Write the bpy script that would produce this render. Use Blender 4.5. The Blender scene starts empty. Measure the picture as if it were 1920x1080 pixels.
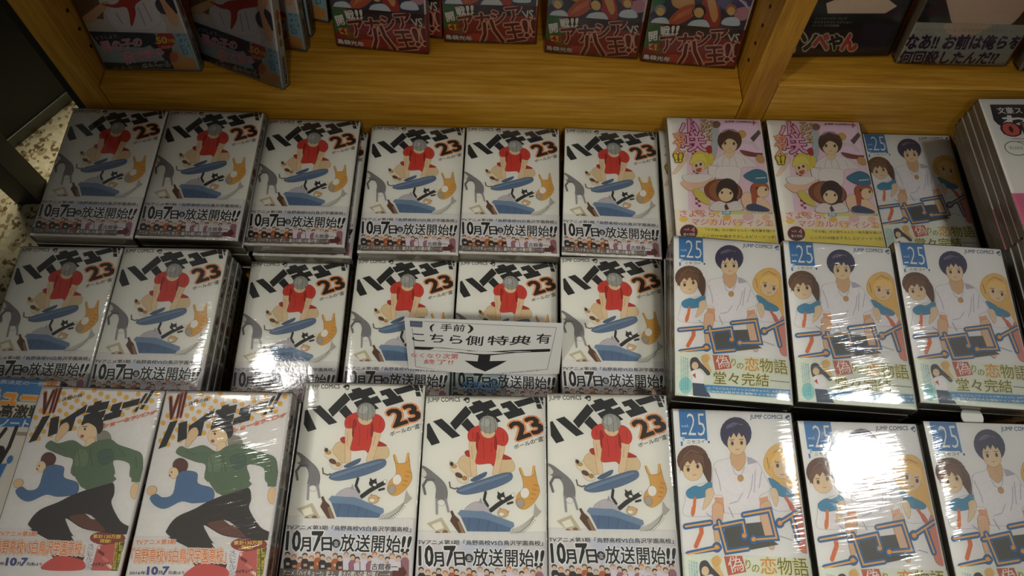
import bpy, bmesh, math, random
from mathutils import Matrix, Vector, Euler
from mathutils.geometry import tessellate_polygon

random.seed(7)
R = math.radians
C = bpy.context.scene.collection
SC = bpy.context.scene
ZF = 1.45                     # camera height above the floor; every z below is measured from the camera

# ------------------------------------------------------------------ camera, world, lights, exposure
cam = bpy.data.cameras.new('camera'); cam.sensor_width = 36; cam.lens = 1422.39 / 1920 * 36
cam.clip_start = .01
co = bpy.data.objects.new('camera', cam); C.objects.link(co)
rt = Vector((0.99963638, 0.02429635, 0.01169615)); up = Vector((-0.02696502, 0.9007044, 0.43359482))
fw = Vector((0.0, 0.43375254, -0.90103204))
co.matrix_world = Matrix(((rt.x, up.x, -fw.x, 0), (rt.y, up.y, -fw.y, 0), (rt.z, up.z, -fw.z, ZF), (0, 0, 0, 1)))
SC.camera = co

w = bpy.data.worlds.new('world'); SC.world = w; w.use_nodes = True
bg = w.node_tree.nodes['Background']; bg.inputs[0].default_value = (1.0, .93, .80, 1); bg.inputs[1].default_value = .088

def spot(name, loc, aim, power, size, blend, radius, col):
    l = bpy.data.lights.new(name, 'SPOT'); l.energy = power; l.spot_size = R(size); l.spot_blend = blend
    l.shadow_soft_size = radius; l.color = col
    o = bpy.data.objects.new(name, l); C.objects.link(o)
    o.location = Vector(loc) + Vector((0, 0, ZF))
    o.rotation_euler = (Vector(aim) - Vector(loc)).to_track_quat('-Z', 'Y').to_euler()
    return o
spot('ceiling_or_fill_spot', (-1.15, -.70, 1.2), (.19, .09, -.75), 80, 32, 1, .09, (1, .985, .89))  # added fill from front left, brightens the left-facing page edges
spot('ceiling_or_fill_spot', (.50, -.75, 1.2), (-.03, .01, -.75), 56, 33, 1, .09, (1, .985, .89))  # added fill from front right, brightens the right-facing spines
spot('ceiling_or_fill_spot', (.2, -1.05, 1.2), (.09, .83, -.52), 42, 30, 1, .09, (1, .95, .80))  # added spot aimed at the shelved books to brighten them
spot('ceiling_or_fill_spot', (1.23, .65, 1.2), (.40, .06, -.75), 44, 52, 1, .12, (1, .985, .93))
spot('ceiling_or_fill_spot', (-.90, .97, 1.2), (.16, -.26, -.75), 20, 47, 1, .085, (1, .97, .92))
spot('ceiling_or_fill_spot', (-1.16, 1.08, 1.2), (-1.15, 1.07, -1.45), 200, 17, 1, .08, (1, .92, .70))
vs = SC.view_settings
vs.view_transform = 'Standard'; vs.look = 'None'; vs.gamma = 1; vs.use_curve_mapping = False; vs.exposure = -0.1

# ------------------------------------------------------------------ helpers
def lin(c):
    return tuple(((v / 255) / 12.92 if v / 255 <= .04045 else ((v / 255 + .055) / 1.055) ** 2.4) for v in c) + (1,)

def link(name, data, parent=None, kind=None):
    o = bpy.data.objects.new(name, data); C.objects.link(o)
    if parent: o.parent = parent
    if kind: o['kind'] = kind
    return o

def tag(o, label, cat, group=None):
    o['label'] = label; o['category'] = cat
    if group: o['group'] = group
    return o

def nmat(name):
    m = bpy.data.materials.new(name); m.use_nodes = True
    return m, m.node_tree, m.node_tree.nodes['Principled BSDF']

def N(t, kind, **kw):
    n = t.nodes.new(kind)
    for k, v in kw.items():
        if k in n.inputs: n.inputs[k].default_value = v
        else: setattr(n, k, v)
    return n

def mapped(t, scale, rot=(0, 0, 0), rnd=0.0):
    tc = N(t, 'ShaderNodeTexCoord'); mp = N(t, 'ShaderNodeMapping')
    mp.inputs['Scale'].default_value = scale; mp.inputs['Rotation'].default_value = rot
    src = tc.outputs['Object']
    if any(rot):
        m0 = N(t, 'ShaderNodeMapping'); m0.inputs['Rotation'].default_value = rot; mp.inputs['Rotation'].default_value = (0, 0, 0)
        t.links.new(src, m0.inputs['Vector']); src = m0.outputs[0]
    t.links.new(src, mp.inputs['Vector'])
    if rnd:
        oi = N(t, 'ShaderNodeObjectInfo'); ml = N(t, 'ShaderNodeMath', operation='MULTIPLY'); ml.inputs[1].default_value = rnd
        t.links.new(oi.outputs['Random'], ml.inputs[0]); t.links.new(ml.outputs[0], mp.inputs['Location'])
    return mp

def ramp(t, stops):
    r = N(t, 'ShaderNodeValToRGB'); e = r.color_ramp.elements
    e[0].position, e[0].color = stops[0][0], stops[0][1]; e[1].position, e[1].color = stops[-1][0], stops[-1][1]
    for p, c in stops[1:-1]:
        x = e.new(p); x.color = c
    return r

def wood(name, axis, cols):
    m, t, b = nmat(name)
    s = [42, 42, 42]; s[axis] = 2.2
    mp = mapped(t, s, rnd=9)
    n1 = N(t, 'ShaderNodeTexNoise', Scale=5.0, Detail=6.0, Roughness=.65)
    t.links.new(mp.outputs[0], n1.inputs['Vector'])
    s2 = [5, 5, 5]; s2[axis] = 1.2
    mp2 = mapped(t, s2, rnd=5); n2 = N(t, 'ShaderNodeTexNoise', Scale=2.0, Detail=2.0)
    t.links.new(mp2.outputs[0], n2.inputs['Vector'])
    mx = N(t, 'ShaderNodeMix', data_type='FLOAT'); mx.inputs[0].default_value = .38
    t.links.new(n1.outputs[0], mx.inputs[2]); t.links.new(n2.outputs[0], mx.inputs[3])
    r = ramp(t, [(.34, lin(cols[0])), (.5, lin(cols[1])), (.66, lin(cols[2]))])
    t.links.new(mx.outputs[0], r.inputs[0]); t.links.new(r.outputs[0], b.inputs['Base Color'])
    b.inputs['Roughness'].default_value = .42
    bp = N(t, 'ShaderNodeBump', Strength=.06, Distance=.001)
    t.links.new(n1.outputs[0], bp.inputs['Height']); t.links.new(bp.outputs[0], b.inputs['Normal'])
    return m

def plain(name, col, rough=.5, metal=0., noise=.06, scale=60):
    m, t, b = nmat(name)
    mp = mapped(t, (scale,) * 3); n = N(t, 'ShaderNodeTexNoise', Scale=1.0, Detail=4.0)
    t.links.new(mp.outputs[0], n.inputs['Vector'])
    a = lin(col)
    r = ramp(t, [(.3, tuple(v * (1 - noise) for v in a[:3]) + (1,)), (.7, tuple(min(1, v * (1 + noise)) for v in a[:3]) + (1,))])
    t.links.new(n.outputs[0], r.inputs[0]); t.links.new(r.outputs[0], b.inputs['Base Color'])
    b.inputs['Roughness'].default_value = rough; b.inputs['Metallic'].default_value = metal
    return m

M = {}
WC = ((150, 98, 22), (190, 136, 36), (216, 166, 66))
M['wood_x'] = wood('wood_grain_along', 0, WC)
M['wood_z'] = wood('wood_grain_up', 2, WC)
M['gap_shade'] = plain('gap_shade_black', (22, 20, 18), .5)
M['cabinet'] = plain('dark_cabinet_paint', (34, 38, 28), .55)
M['trim'] = plain('dull_metal_trim', (105, 108, 100), .4, .6)
M['post'] = plain('black_powder_coat', (12, 12, 10), .5)
M['hole'] = plain('shelf_pin_hole', (28, 16, 8), .8)

m, t, b = nmat('terrazzo'); M['floor'] = m
mp = mapped(t, (1, 1, 1))
v1 = N(t, 'ShaderNodeTexVoronoi', Scale=120.0); v2 = N(t, 'ShaderNodeTexVoronoi', Scale=60.0); ns = N(t, 'ShaderNodeTexNoise', Scale=70.0, Detail=3.0)
for x in (v1, v2, ns): t.links.new(mp.outputs[0], x.inputs['Vector'])
sx = N(t, 'ShaderNodeSeparateColor'); t.links.new(v1.outputs['Color'], sx.inputs[0])
r1 = ramp(t, [(0, lin((206, 196, 165))), (.62, lin((196, 186, 152))), (.70, lin((150, 132, 98))), (.82, lin((118, 98, 72))), (.93, lin((216, 208, 184)))])
r1.color_ramp.interpolation = 'CONSTANT'
t.links.new(sx.outputs[0], r1.inputs[0])
s2 = N(t, 'ShaderNodeSeparateColor'); t.links.new(v2.outputs['Color'], s2.inputs[0])
r2 = ramp(t, [(0, (1, 1, 1, 1)), (.78, (.52, .44, .34, 1)), (.9, (1, 1, 1, 1))]); r2.color_ramp.interpolation = 'CONSTANT'
t.links.new(s2.outputs[1], r2.inputs[0])
mm = N(t, 'ShaderNodeMix', data_type='RGBA', blend_type='MULTIPLY'); mm.inputs[0].default_value = .75
t.links.new(r1.outputs[0], mm.inputs[6]); t.links.new(r2.outputs[0], mm.inputs[7])
m2 = N(t, 'ShaderNodeMix', data_type='RGBA', blend_type='MULTIPLY'); m2.inputs[0].default_value = .4
t.links.new(mm.outputs[2], m2.inputs[6]); t.links.new(ns.outputs[0], m2.inputs[7])
t.links.new(m2.outputs[2], b.inputs['Base Color']); b.inputs['Roughness'].default_value = .3

# printed paper: colour comes from the print itself (corner colours of the artwork mesh)
m, t, b = nmat('printed_paper'); M['print'] = m
at = N(t, 'ShaderNodeAttribute', attribute_name='ink')
mp = mapped(t, (300, 300, 300)); n = N(t, 'ShaderNodeTexNoise', Scale=1.0, Detail=2.0)
t.links.new(mp.outputs[0], n.inputs['Vector'])
hs = N(t, 'ShaderNodeHueSaturation'); mr = N(t, 'ShaderNodeMapRange'); mr.inputs[3].default_value = .93; mr.inputs[4].default_value = 1.07
t.links.new(n.outputs[0], mr.inputs[0]); t.links.new(mr.outputs[0], hs.inputs['Value'])
t.links.new(at.outputs['Color'], hs.inputs['Color']); t.links.new(hs.outputs[0], b.inputs['Base Color'])
b.inputs['Roughness'].default_value = .45

m, t, b = nmat('page_edges'); M['pages'] = m
mp = mapped(t, (6, 6, 5200)); n = N(t, 'ShaderNodeTexNoise', Scale=1.0, Detail=2.0)
t.links.new(mp.outputs[0], n.inputs['Vector'])
r = ramp(t, [(.35, lin((176, 168, 146))), (.6, lin((232, 225, 206)))]); t.links.new(n.outputs[0], r.inputs[0])
t.links.new(r.outputs[0], b.inputs['Base Color']); b.inputs['Roughness'].default_value = .8

def paper(name, col):
    m, t, b = nmat(name)
    mp = mapped(t, (25, 25, 25), rnd=4); n = N(t, 'ShaderNodeTexNoise', Scale=1.0, Detail=3.0)
    t.links.new(mp.outputs[0], n.inputs['Vector'])
    a = lin(col); r = ramp(t, [(.3, tuple(v * .95 for v in a[:3]) + (1,)), (.7, a)])
    t.links.new(n.outputs[0], r.inputs[0]); t.links.new(r.outputs[0], b.inputs['Base Color']); b.inputs['Roughness'].default_value = .45
    return m

# clear shrink film: see-through with a sharp, wrinkled gloss
def film(name, lo, hi, amp, rot):
    m, t, b = nmat(name)
    t.nodes.remove(b)
    out = t.nodes['Material Output']
    tr = N(t, 'ShaderNodeBsdfTransparent'); gl = N(t, 'ShaderNodeBsdfGlossy', Roughness=.09); mx = N(t, 'ShaderNodeMixShader')
    fr = N(t, 'ShaderNodeFresnel', IOR=1.5)
    mpa = mapped(t, (30, 330, 120), (0, 0, R(rot)), rnd=40); na = N(t, 'ShaderNodeTexNoise', Scale=1.0, Detail=1.5, Distortion=.25)
    mpb = mapped(t, (210, 190, 150), (0, 0, R(-30)), rnd=23); nb = N(t, 'ShaderNodeTexNoise', Scale=1.0, Detail=2.0)
    mpc = mapped(t, (17, 15, 15), rnd=31); nc = N(t, 'ShaderNodeTexNoise', Scale=1.0, Detail=1.0)
    mpd = mapped(t, (22, 22, 22), rnd=57); nd = N(t, 'ShaderNodeTexNoise', Scale=1.0, Detail=1.0)
    for a, bb in ((mpa, na), (mpb, nb), (mpc, nc), (mpd, nd)): t.links.new(a.outputs[0], bb.inputs['Vector'])
    mk = ramp(t, [(lo, (0, 0, 0, 1)), (hi, (1, 1, 1, 1))]); t.links.new(nd.outputs[0], mk.inputs[0])
    def mth(op, a, bq):
        x = N(t, 'ShaderNodeMath', operation=op)
        for i, v in enumerate((a, bq)):
            if isinstance(v, (int, float)): x.inputs[i].default_value = v
            else: t.links.new(v, x.inputs[i])
        return x.outputs[0]
    h = mth('MULTIPLY', mth('MULTIPLY', na.outputs[0], mk.outputs[0]), amp)
    h = mth('ADD', h, mth('MULTIPLY', nb.outputs[0], .05))
    h = mth('ADD', h, mth('MULTIPLY', nc.outputs[0], 1.3))
    bp = N(t, 'ShaderNodeBump', Strength=1.0, Distance=.0011); t.links.new(h, bp.inputs['Height'])
    t.links.new(bp.outputs[0], gl.inputs['Normal'])
    t.links.new(mth('ADD', mth('MULTIPLY', fr.outputs[0], 1.0), .012), mx.inputs[0])
    t.links.new(tr.outputs[0], mx.inputs[1]); t.links.new(gl.outputs[0], mx.inputs[2]); t.links.new(mx.outputs[0], out.inputs['Surface'])
    return m
M['film'] = film('shrink_film', .5, .66, .3, -9)
M['creased'] = film('creased_shrink_film', .40, .56, .55, -14)

m, t, b = nmat('clear_acrylic'); M['acrylic'] = m
t.nodes.remove(b); out = t.nodes['Material Output']
tr = N(t, 'ShaderNodeBsdfTransparent'); tr.inputs[0].default_value = (.86, .9, .9, 1); gl = N(t, 'ShaderNodeBsdfGlossy', Roughness=.06); mx = N(t, 'ShaderNodeMixShader'); fr = N(t, 'ShaderNodeFresnel', IOR=1.49)
t.links.new(fr.outputs[0], mx.inputs[0]); t.links.new(tr.outputs[0], mx.inputs[1]); t.links.new(gl.outputs[0], mx.inputs[2]); t.links.new(mx.outputs[0], out.inputs['Surface'])

def bm_obj(name, bm, mats, parent=None, kind=None, smooth=False):
    me = bpy.data.meshes.new(name); bm.normal_update(); bm.to_mesh(me); bm.free()
    for m in (mats if isinstance(mats, list) else [mats]): me.materials.append(m)
    if smooth:
        for p in me.polygons: p.use_smooth = True
    return link(name, me, parent, kind)

def add_box(bm, x0, x1, y0, y1, z0, z1, bev=0):
    g = bmesh.ops.create_cube(bm, size=1)['verts']
    for v in g:
        v.co = Vector(((x0 + x1) / 2 + v.co.x * (x1 - x0), (y0 + y1) / 2 + v.co.y * (y1 - y0), (z0 + z1) / 2 + v.co.z * (z1 - z0)))
    if bev:
        es = list({e for v in g for e in v.link_edges})
        bmesh.ops.bevel(bm, geom=es, offset=bev, segments=2, affect='EDGES', profile=.5)

def box(name, b, m, parent=None, kind=None, bev=.001):
    bm = bmesh.new(); add_box(bm, *b, bev=bev); return bm_obj(name, bm, m, parent, kind)

# ------------------------------------------------------------------ printed artwork: flat coloured shapes and lettering, in millimetres (u right, v down)
HOM = {
'HA':(0.0793277,0.0113577,-13.6954,-0.00166835,0.0830926,-3.27089,-1.34912e-06,4.99616e-05),
'HB':(0.0932358,0.013349,-11.6366,-0.00196086,0.0976609,77.4683,-1.58566e-06,5.87212e-05),
'NA':(0.0835976,-1.66656e-05,-5.06949,-0.00837192,0.0967836,-0.564873,-1.43607e-06,5.24112e-05),
'NB':(0.089283,-1.7799e-05,-4.83012,-0.00894128,0.103366,92.4927,-1.53373e-06,5.59756e-05),
'KA':(0.0678686,-0.00515991,-5.0551,-0.00241614,0.0843068,-4.60706,-1.11712e-06,4.14299e-05),
'KB':(0.082887,-0.00630172,-9.62584,-0.0029508,0.102963,73.409,-1.36432e-06,5.05978e-05),
'VA':(0.0773966,0.0170892,-21.1576,-0.00150052,0.0807193,-3.25985,-1.37784e-06,5.09874e-05),
'VB':(0.0798737,0.0176362,-17.1882,-0.00154854,0.0833027,75.2922,-1.42194e-06,5.26193e-05),
'SA':(0.209302,-0.0415176,-182.958,-0.0572578,0.171012,153.92,9.92373e-05,-0.000169615),
'GA':(0.132287,0.0245866,-134.449,-0.00969073,0.129158,106.79,1.47353e-05,-0.000122917),
'DA':(0.143525,0.0715978,-170.892,-0.00381001,0.143354,102.733,4.06087e-06,-0.000153386),
'D1':(0.0627523,0.018817,-5.66088,0.000414679,0.0590872,120.994,-2.2968e-06,-5.87387e-05),
'OA':(1/9.5,0,113-400/9.5,0,1/8.7,-70/8.7,0,0),
}
_txt = {}
def text_mesh(s, off, res=2):
    k = (s, off)
    if k not in _txt:
        c = bpy.data.curves.new('t', 'FONT'); c.body = s; c.resolution_u = res; c.offset = off
        o = bpy.data.objects.new('t', c); me = o.to_mesh()
        vs_ = [(v.co.x, v.co.y) for v in me.vertices]; fs = [tuple(p.vertices) for p in me.polygons]
        o.to_mesh_clear(); bpy.data.objects.remove(o); bpy.data.curves.remove(c)
        _txt[k] = (vs_, fs)
    return _txt[k]

class Art:
    def __init__(s, w, h, umax, hom=None, vmin=0):
        s.w, s.h, s.umax, s.vmin = w, h, umax, vmin; s.hom = hom; s.V = []; s.F = []; s.K = []; s.z = .006
        s.ink = None; s.vmax = h - .25
    def use(s, hom): s.hom = hom; return s
    def pt(s, p):
        if s.hom is None: return p
        a = HOM[s.hom]; x, y = p; d = a[6] * x + a[7] * y + 1
        return ((a[0] * x + a[1] * y + a[2]) / d, (a[3] * x + a[4] * y + a[5]) / d)
    def emit(s, pts, faces, col, step=.0028):      # every piece sits a few thousandths of a millimetre above the last, like ink over ink
        s.z += step; b = len(s.V); c = lin(col)
        s.V += [(min(max(u, .25), s.umax), min(max(v, s.vmin + .25), s.vmax), s.z) for u, v in pts]
        s.F += [tuple(b + i for i in f) for f in faces]; s.K += [c] * len(pts)
    def poly(s, pts, col, smooth=False, raw=False):
        p = list(pts)
        if smooth:
            q = []
            n = len(p)
            for i in range(n):
                a, b_, c, d = p[i - 1], p[i], p[(i + 1) % n], p[(i + 2) % n]
                for k in range(4):
                    tt = k / 4; t2 = tt * tt; t3 = t2 * tt
                    q.append(tuple(.5 * (2 * b_[j] + (c[j] - a[j]) * tt + (2 * a[j] - 5 * b_[j] + 4 * c[j] - d[j]) * t2 + (3 * b_[j] - a[j] - 3 * c[j] + d[j]) * t3) for j in (0, 1)))
            p = q
        p = p if raw else [s.pt(x) for x in p]
        tri = tessellate_polygon([[Vector((u, v, 0)) for u, v in p]])
        s.emit(p, [tuple(f) for f in tri], col)
        if s.ink and (smooth or len(p) >= 20):
            k, wd = s.ink; h0, s.hom = s.hom, None
            s.line(p + p[:1], wd, tuple(int(v * k) for v in col), False); s.hom = h0
    def ell(s, cx, cy, rx, ry, col, rot=0, n=20):
        c, d = math.cos(R(rot)), math.sin(R(rot)); P = []
        for i in range(n):
            a = 2 * math.pi * i / n; x, y = rx * math.cos(a), ry * math.sin(a); P.append((cx + x * c - y * d, cy + x * d + y * c))
        s.poly(P, col)
    def line(s, pts, wd, col, caps=True):
        n = len(pts); closed = n > 3 and pts[0] == pts[-1]
        def nrm(a, b):
            L = math.hypot(b[0] - a[0], b[1] - a[1]) or 1; return (-(b[1] - a[1]) / L, (b[0] - a[0]) / L)
        V = []
        for k in range(n):
            a = pts[k - 1] if k else (pts[-2] if closed else None); c = pts[k + 1] if k < n - 1 else (pts[1] if closed else None)
            n1 = nrm(a, pts[k]) if a else None; n2 = nrm(pts[k], c) if c else None
            n1 = n1 or n2; n2 = n2 or n1
            mx, my = n1[0] + n2[0], n1[1] + n2[1]; q = max(.5, (mx * mx + my * my) / 2); mx, my = mx / q * wd / 2, my / q * wd / 2
            V += [(pts[k][0] + mx, pts[k][1] + my), (pts[k][0] - mx, pts[k][1] - my)]
        s.emit([s.pt(p) for p in V], [(2 * k, 2 * k + 1, 2 * k + 3, 2 * k + 2) for k in range(n - 1)], col)
        if caps:
            for x, y in (pts[0], pts[-1]):
                s.emit([s.pt((x + wd / 2 * math.cos(k * math.pi / 6), y + wd / 2 * math.sin(k * math.pi / 6))) for k in range(12)], [tuple(range(12))], col, .0016)
    def rect(s, x0, y0, x1, y1, col): s.poly([(x0, y0), (x1, y0), (x1, y1), (x0, y1)], col)
    def text(s, st, quad, col, bold=0., outline=None):
        if len(quad) == 4 and not isinstance(quad[0], tuple):
            x0, y0, x1, y1 = quad; quad = [(x0, y0), (x1, y0), (x1, y1), (x0, y1)]
        bv, _ = text_mesh(st, 0.)
        xs = [p[0] for p in bv]; ys = [p[1] for p in bv]; a, b, c, d = min(xs), max(xs), min(ys), max(ys)
        q = [s.pt(p) for p in quad]
        def put(off, colr):
            vs_, fs = text_mesh(st, min(off, 0))
            k = 1 if off < .004 else (4 if off < .025 else 8)
            for i in range(k):
                dx, dy = (0, 0) if k == 1 else (off * math.cos(2 * math.pi * (i + .5) / k), off * math.sin(2 * math.pi * (i + .5) / k)); P = []
                for x, y in vs_:
                    fx = (x + dx - a) / (b - a); fy = (d - y - dy) / (d - c if d - c > .02 else 1)
                    P.append(tuple((q[0][j] * (1 - fx) + q[1][j] * fx) * (1 - fy) + (q[3][j] * (1 - fx) + q[2][j] * fx) * fy for j in (0, 1)))
                s.emit(P, fs, colr, .0016 if i else .0028)
        for oc, ow in (outline or []): put(bold + ow, oc)
        put(bold, col)
    def vtext(s, st, quad, col, bold=0., outline=None):
        x0, y0, x1, y1 = quad; n = len(st); g = (y1 - y0) / n
        for i, ch in enumerate(st):
            if ch in 'ー―|':
                s.rect((x0 + x1) / 2 - (x1 - x0) * .07, y0 + g * i + g * .06, (x0 + x1) / 2 + (x1 - x0) * .07, y0 + g * i + g * .9, col)
            else: s.text(ch, (x0, y0 + g * i, x1, y0 + g * i + g * .9), col, bold, outline)
    def mesh(s, name, fn):
        me = bpy.data.meshes.new(name)
        me.from_pydata([fn(*p) for p in s.V], [], s.F)
        at_ = me.attributes.new('ink', 'FLOAT_COLOR', 'POINT')
        for i, c in enumerate(s.K): at_.data[i].color = c
        me.materials.append(M['print'])
        # face up
        bm = bmesh.new(); bm.from_mesh(me)
        bad = []
        for f in bm.faces:
            f.normal_update()
        me_n = fn(0, 0, 1); o_ = fn(0, 0, 0); upv = (Vector(me_n) - Vector(o_)).normalized()
        bad = [f for f in bm.faces if f.normal.dot(upv) < 0]
        bmesh.ops.reverse_faces(bm, faces=bad); bm.to_mesh(me); bm.free()
        return me

DK = (42, 44, 44); SKIN = (222, 196, 158); RED = (200, 66, 54); WH = (232, 229, 220); BLU = (96, 116, 142)

def emblem(a, x0, y0, x1, y1, col, bgc):
    f = lambda x, y: (x0 + (x1 - x0) * x, y0 + (y1 - y0) * y)
    a.poly([f(0, .45), f(.35, .1), f(.8, 0), f(1, .2), f(.95, .7), f(.7, 1), f(.5, .85), f(.3, .6)], col)
    a.poly([f(.45, .5), f(.75, .35), f(.85, .55), f(.7, .8), f(.52, .72)], bgc)
    a.poly([f(.55, .56), f(.66, .5), f(.66, .62)], col)

# ---- white sports comic, number 23
def art_h():
    a = Art(113, 176, 110.6, 'HA'); a.ink = (.55, .22); a.vmax = 124.2
    a.text('JUMP COMICS', [(182, 70), (568, 64), (566, 133), (178, 133)], DK, .02); emblem(a, 600, 66, 682, 138, DK, WH)
    for P in ([(150, 380), (180, 365), (288, 600), (185, 632), (135, 540)], [(222, 347), (330, 315), (537, 520), (437, 550)],
              [(628, 165), (693, 245), (480, 455), (425, 370)], [(555, 385), (635, 310), (722, 420), (700, 440), (640, 480)],
              [(660, 185), (722, 160), (705, 130), (800, 103), (835, 132), (940, 100), (993, 175), (898, 207), (925, 232), (1010, 202), (1063, 275), (975, 300), (1030, 352), (985, 368), (935, 318), (775, 345), (733, 282), (835, 240), (820, 228), (712, 262)],
              [(1038, 148), (1165, 110), (1255, 205), (1285, 195), (1333, 268), (1125, 330), (1065, 258), (1150, 232), (1115, 192), (1070, 205)],
              [(1200, 125), (1420, 62), (1465, 130), (1255, 190)], [(1437, 68), (1500, 60), (1522, 140), (1470, 150)], [(1465, 158), (1520, 150), (1535, 210), (1480, 210)],
              [(1515, 70), (1580, 62), (1585, 115), (1530, 118)], [(1530, 125), (1580, 122), (1578, 175), (1550, 175)]): a.poly(P, DK)
    a.text('23', [(1118, 385), (1445, 290), (1545, 468), (1210, 580)], (48, 40, 36), .035, [((226, 150, 96), .062)])
    a.text('ボールの“道”', [(1155, 640), (1535, 522), (1548, 580), (1170, 685)], DK, .02)
    # plain stand-in figure on the bin lid
    a.poly([(470, 860), (520, 770), (600, 745), (650, 800), (640, 990), (560, 990), (490, 940)], (214, 190, 150), True)
    a.poly([(960, 900), (1010, 810), (1090, 780), (1150, 850), (1140, 930), (1050, 975), (980, 970)], (214, 190, 150), True)
    a.poly([(570, 715), (620, 692), (650, 760), (600, 765)], (176, 52, 44), True); a.poly([(1010, 740), (1090, 770), (1120, 800), (1000, 800)], (176, 52, 44), True)
    a.poly([(640, 580), (735, 590), (700, 790), (690, 985), (630, 985), (628, 780)], SKIN, True)
    a.poly([(955, 630), (1055, 630), (1020, 770), (955, 970), (880, 975), (930, 800)], SKIN, True)
    a.poly([(715, 415), (800, 405), (870, 500), (960, 425), (1040, 435), (1095, 500), (1100, 580), (1050, 645), (950, 630), (945, 740), (900, 878), (860, 850), (695, 852), (720, 720), (730, 600), (640, 585), (622, 520), (650, 455)], RED, True)
    a.poly([(735, 480), (765, 540), (735, 600), (725, 700), (712, 640)], (160, 44, 40), True); a.poly([(950, 520), (965, 600), (950, 700), (930, 640)], (160, 44, 40), True)
    a.ell(868, 470, 88, 82, SKIN); a.ell(880, 390, 112, 105, (158, 158, 150)); a.ell(845, 365, 62, 55, (176, 176, 168), -20)
    for L in ([(800, 330), (780, 400), (790, 470)], [(850, 290), (830, 380), (840, 500)], [(900, 285), (905, 390), (890, 510)], [(945, 310), (965, 400), (950, 480)], [(880, 270), (870, 330)], [(820, 300), (800, 360)]): a.line(L, 6, (112, 110, 104), False)
    for L in ([(800, 560), (805, 700), (790, 800)], [(900, 600), (890, 720)], [(690, 470), (680, 560)], [(1050, 480), (1040, 590)], [(660, 640), (655, 800)], [(990, 680), (960, 800)]): a.line(L, 5, (146, 48, 42) if L[0][1] < 610 else (176, 146, 112), False)
    # cat beside it
    a.poly([(385, 815), (430, 845), (480, 850), (500, 900), (590, 1010), (560, 1080), (470, 1060), (430, 960), (390, 920)], (226, 212, 186), True)
    a.ell(430, 880, 34, 22, (196, 150, 92)); a.ell(480, 985, 45, 28, (96, 74, 56), 30); a.ell(545, 1020, 30, 26, (176, 134, 84)); a.ell(405, 850, 20, 24, (70, 60, 52))
    a.line([(1215, 915), (1245, 1010), (1270, 1090)], 34, (216, 170, 96)); a.line([(1380, 895), (1360, 1000), (1320, 1090)], 34, (216, 170, 96))
    a.use('HB')
    a.poly([(455, 125), (500, 85), (640, 40), (800, -10), (930, -45), (1000, -40), (995, 20), (880, 80), (720, 130), (560, 160), (480, 150)], BLU, True)
    a.poly([(470, 118), (640, 55), (930, -30), (960, -10), (700, 70), (520, 130)], (116, 136, 160), True)
    a.poly([(600, 20), (680, -25), (760, -55), (740, -10), (640, 35)], (84, 104, 130), True)
    a.line([(395, 40), (400, 90), (440, 105), (470, 95)], 14, (112, 96, 82))
    a.poly([(525, 310), (560, 262), (640, 228), (720, 250), (765, 310), (765, 345), (640, 330)], (186, 180, 184), True); a.poly([(660, 240), (682, 190), (700, 245)], (160, 156, 160))
    a.line([(735, 140), (715, 210), (745, 268)], 26, (52, 52, 52)); a.line([(775, 310), (840, 262), (900, 225), (985, 182)], 42, (52, 52, 52)); a.line([(940, 250), (985, 238)], 22, (52, 52, 52))
    a.ell(880, 185, 38, 32, (52, 52, 52)); a.poly([(850, 170), (850, 130), (880, 155)], (52, 52, 52)); a.poly([(880, 155), (912, 136), (914, 178)], (52, 52, 52)); a.ell(895, 200, 18, 14, WH); a.ell(998, 168, 16, 18, WH)
    a.ell(885, 340, 52, 42, (206, 172, 124)); a.ell(870, 350, 26, 18, WH); a.poly([(850, 310), (860, 285), (885, 305)], (190, 150, 104)); a.poly([(915, 318), (950, 320), (935, 350)], (190, 150, 104))
    a.poly([(470, 350), (975, 455), (915, 570), (528, 570)], (92, 114, 142)); a.poly([(450, 340), (480, 306), (640, 318), (700, 318), (980, 430), (985, 465), (960, 485), (740, 405), (640, 385), (480, 375)], (116, 138, 162))
    for x0, y0, x1, y1 in ((560, 385, 530, 550), (655, 395, 625, 550), (745, 420, 705, 550), (822, 450, 795, 550)): a.line([(x0, y0), (x1, y1)], 5, (64, 90, 124))
    a.poly([(378, 320), (400, 308), (420, 355), (458, 395), (508, 545), (440, 556), (370, 410), (392, 362)], (96, 70, 54)); a.poly([(440, 420), (462, 410), (500, 540), (470, 548)], (150, 118, 92))
    a.poly([(145, 432), (292, 376), (368, 545), (228, 590)], (188, 178, 150)); a.poly([(190, 445), (278, 412), (305, 478), (220, 500)], (226, 222, 206)); a.ell(240, 530, 26, 20, (136, 92, 74)); a.ell(315, 520, 24, 24, (140, 96, 78)); a.ell(285, 540, 22, 18, (208, 200, 176))
    a.poly([(85, -120), (170, -110), (260, -40), (340, 40), (368, 120), (352, 215), (310, 228), (250, 205), (262, 100), (235, 30), (150, -10), (100, -60)], (128, 125, 126), True)
    a.poly([(95, -100), (150, -95), (185, -40), (150, -10), (105, -50)], (214, 208, 196), True)
    a.line([(245, 15), (180, 15), (140, 70), (152, 150)], 24, (110, 108, 108)); a.line([(258, 205), (250, 340)], 22, (150, 146, 146)); a.line([(345, 205), (362, 320)], 22, (150, 146, 146)); a.ell(300, 235, 36, 30, (226, 222, 214))
    a.poly([(1080, -90), (1100, -10), (1215, -20), (1225, -80), (1240, 40), (1255, 140), (1195, 240), (1110, 302), (1050, 295), (1018, 240), (1040, 165), (1105, 85)], (212, 162, 84), True)
    a.ell(1112, 150, 42, 52, WH, 20); a.ell(1062, 245, 38, 44, (168, 160, 148)); 
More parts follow.
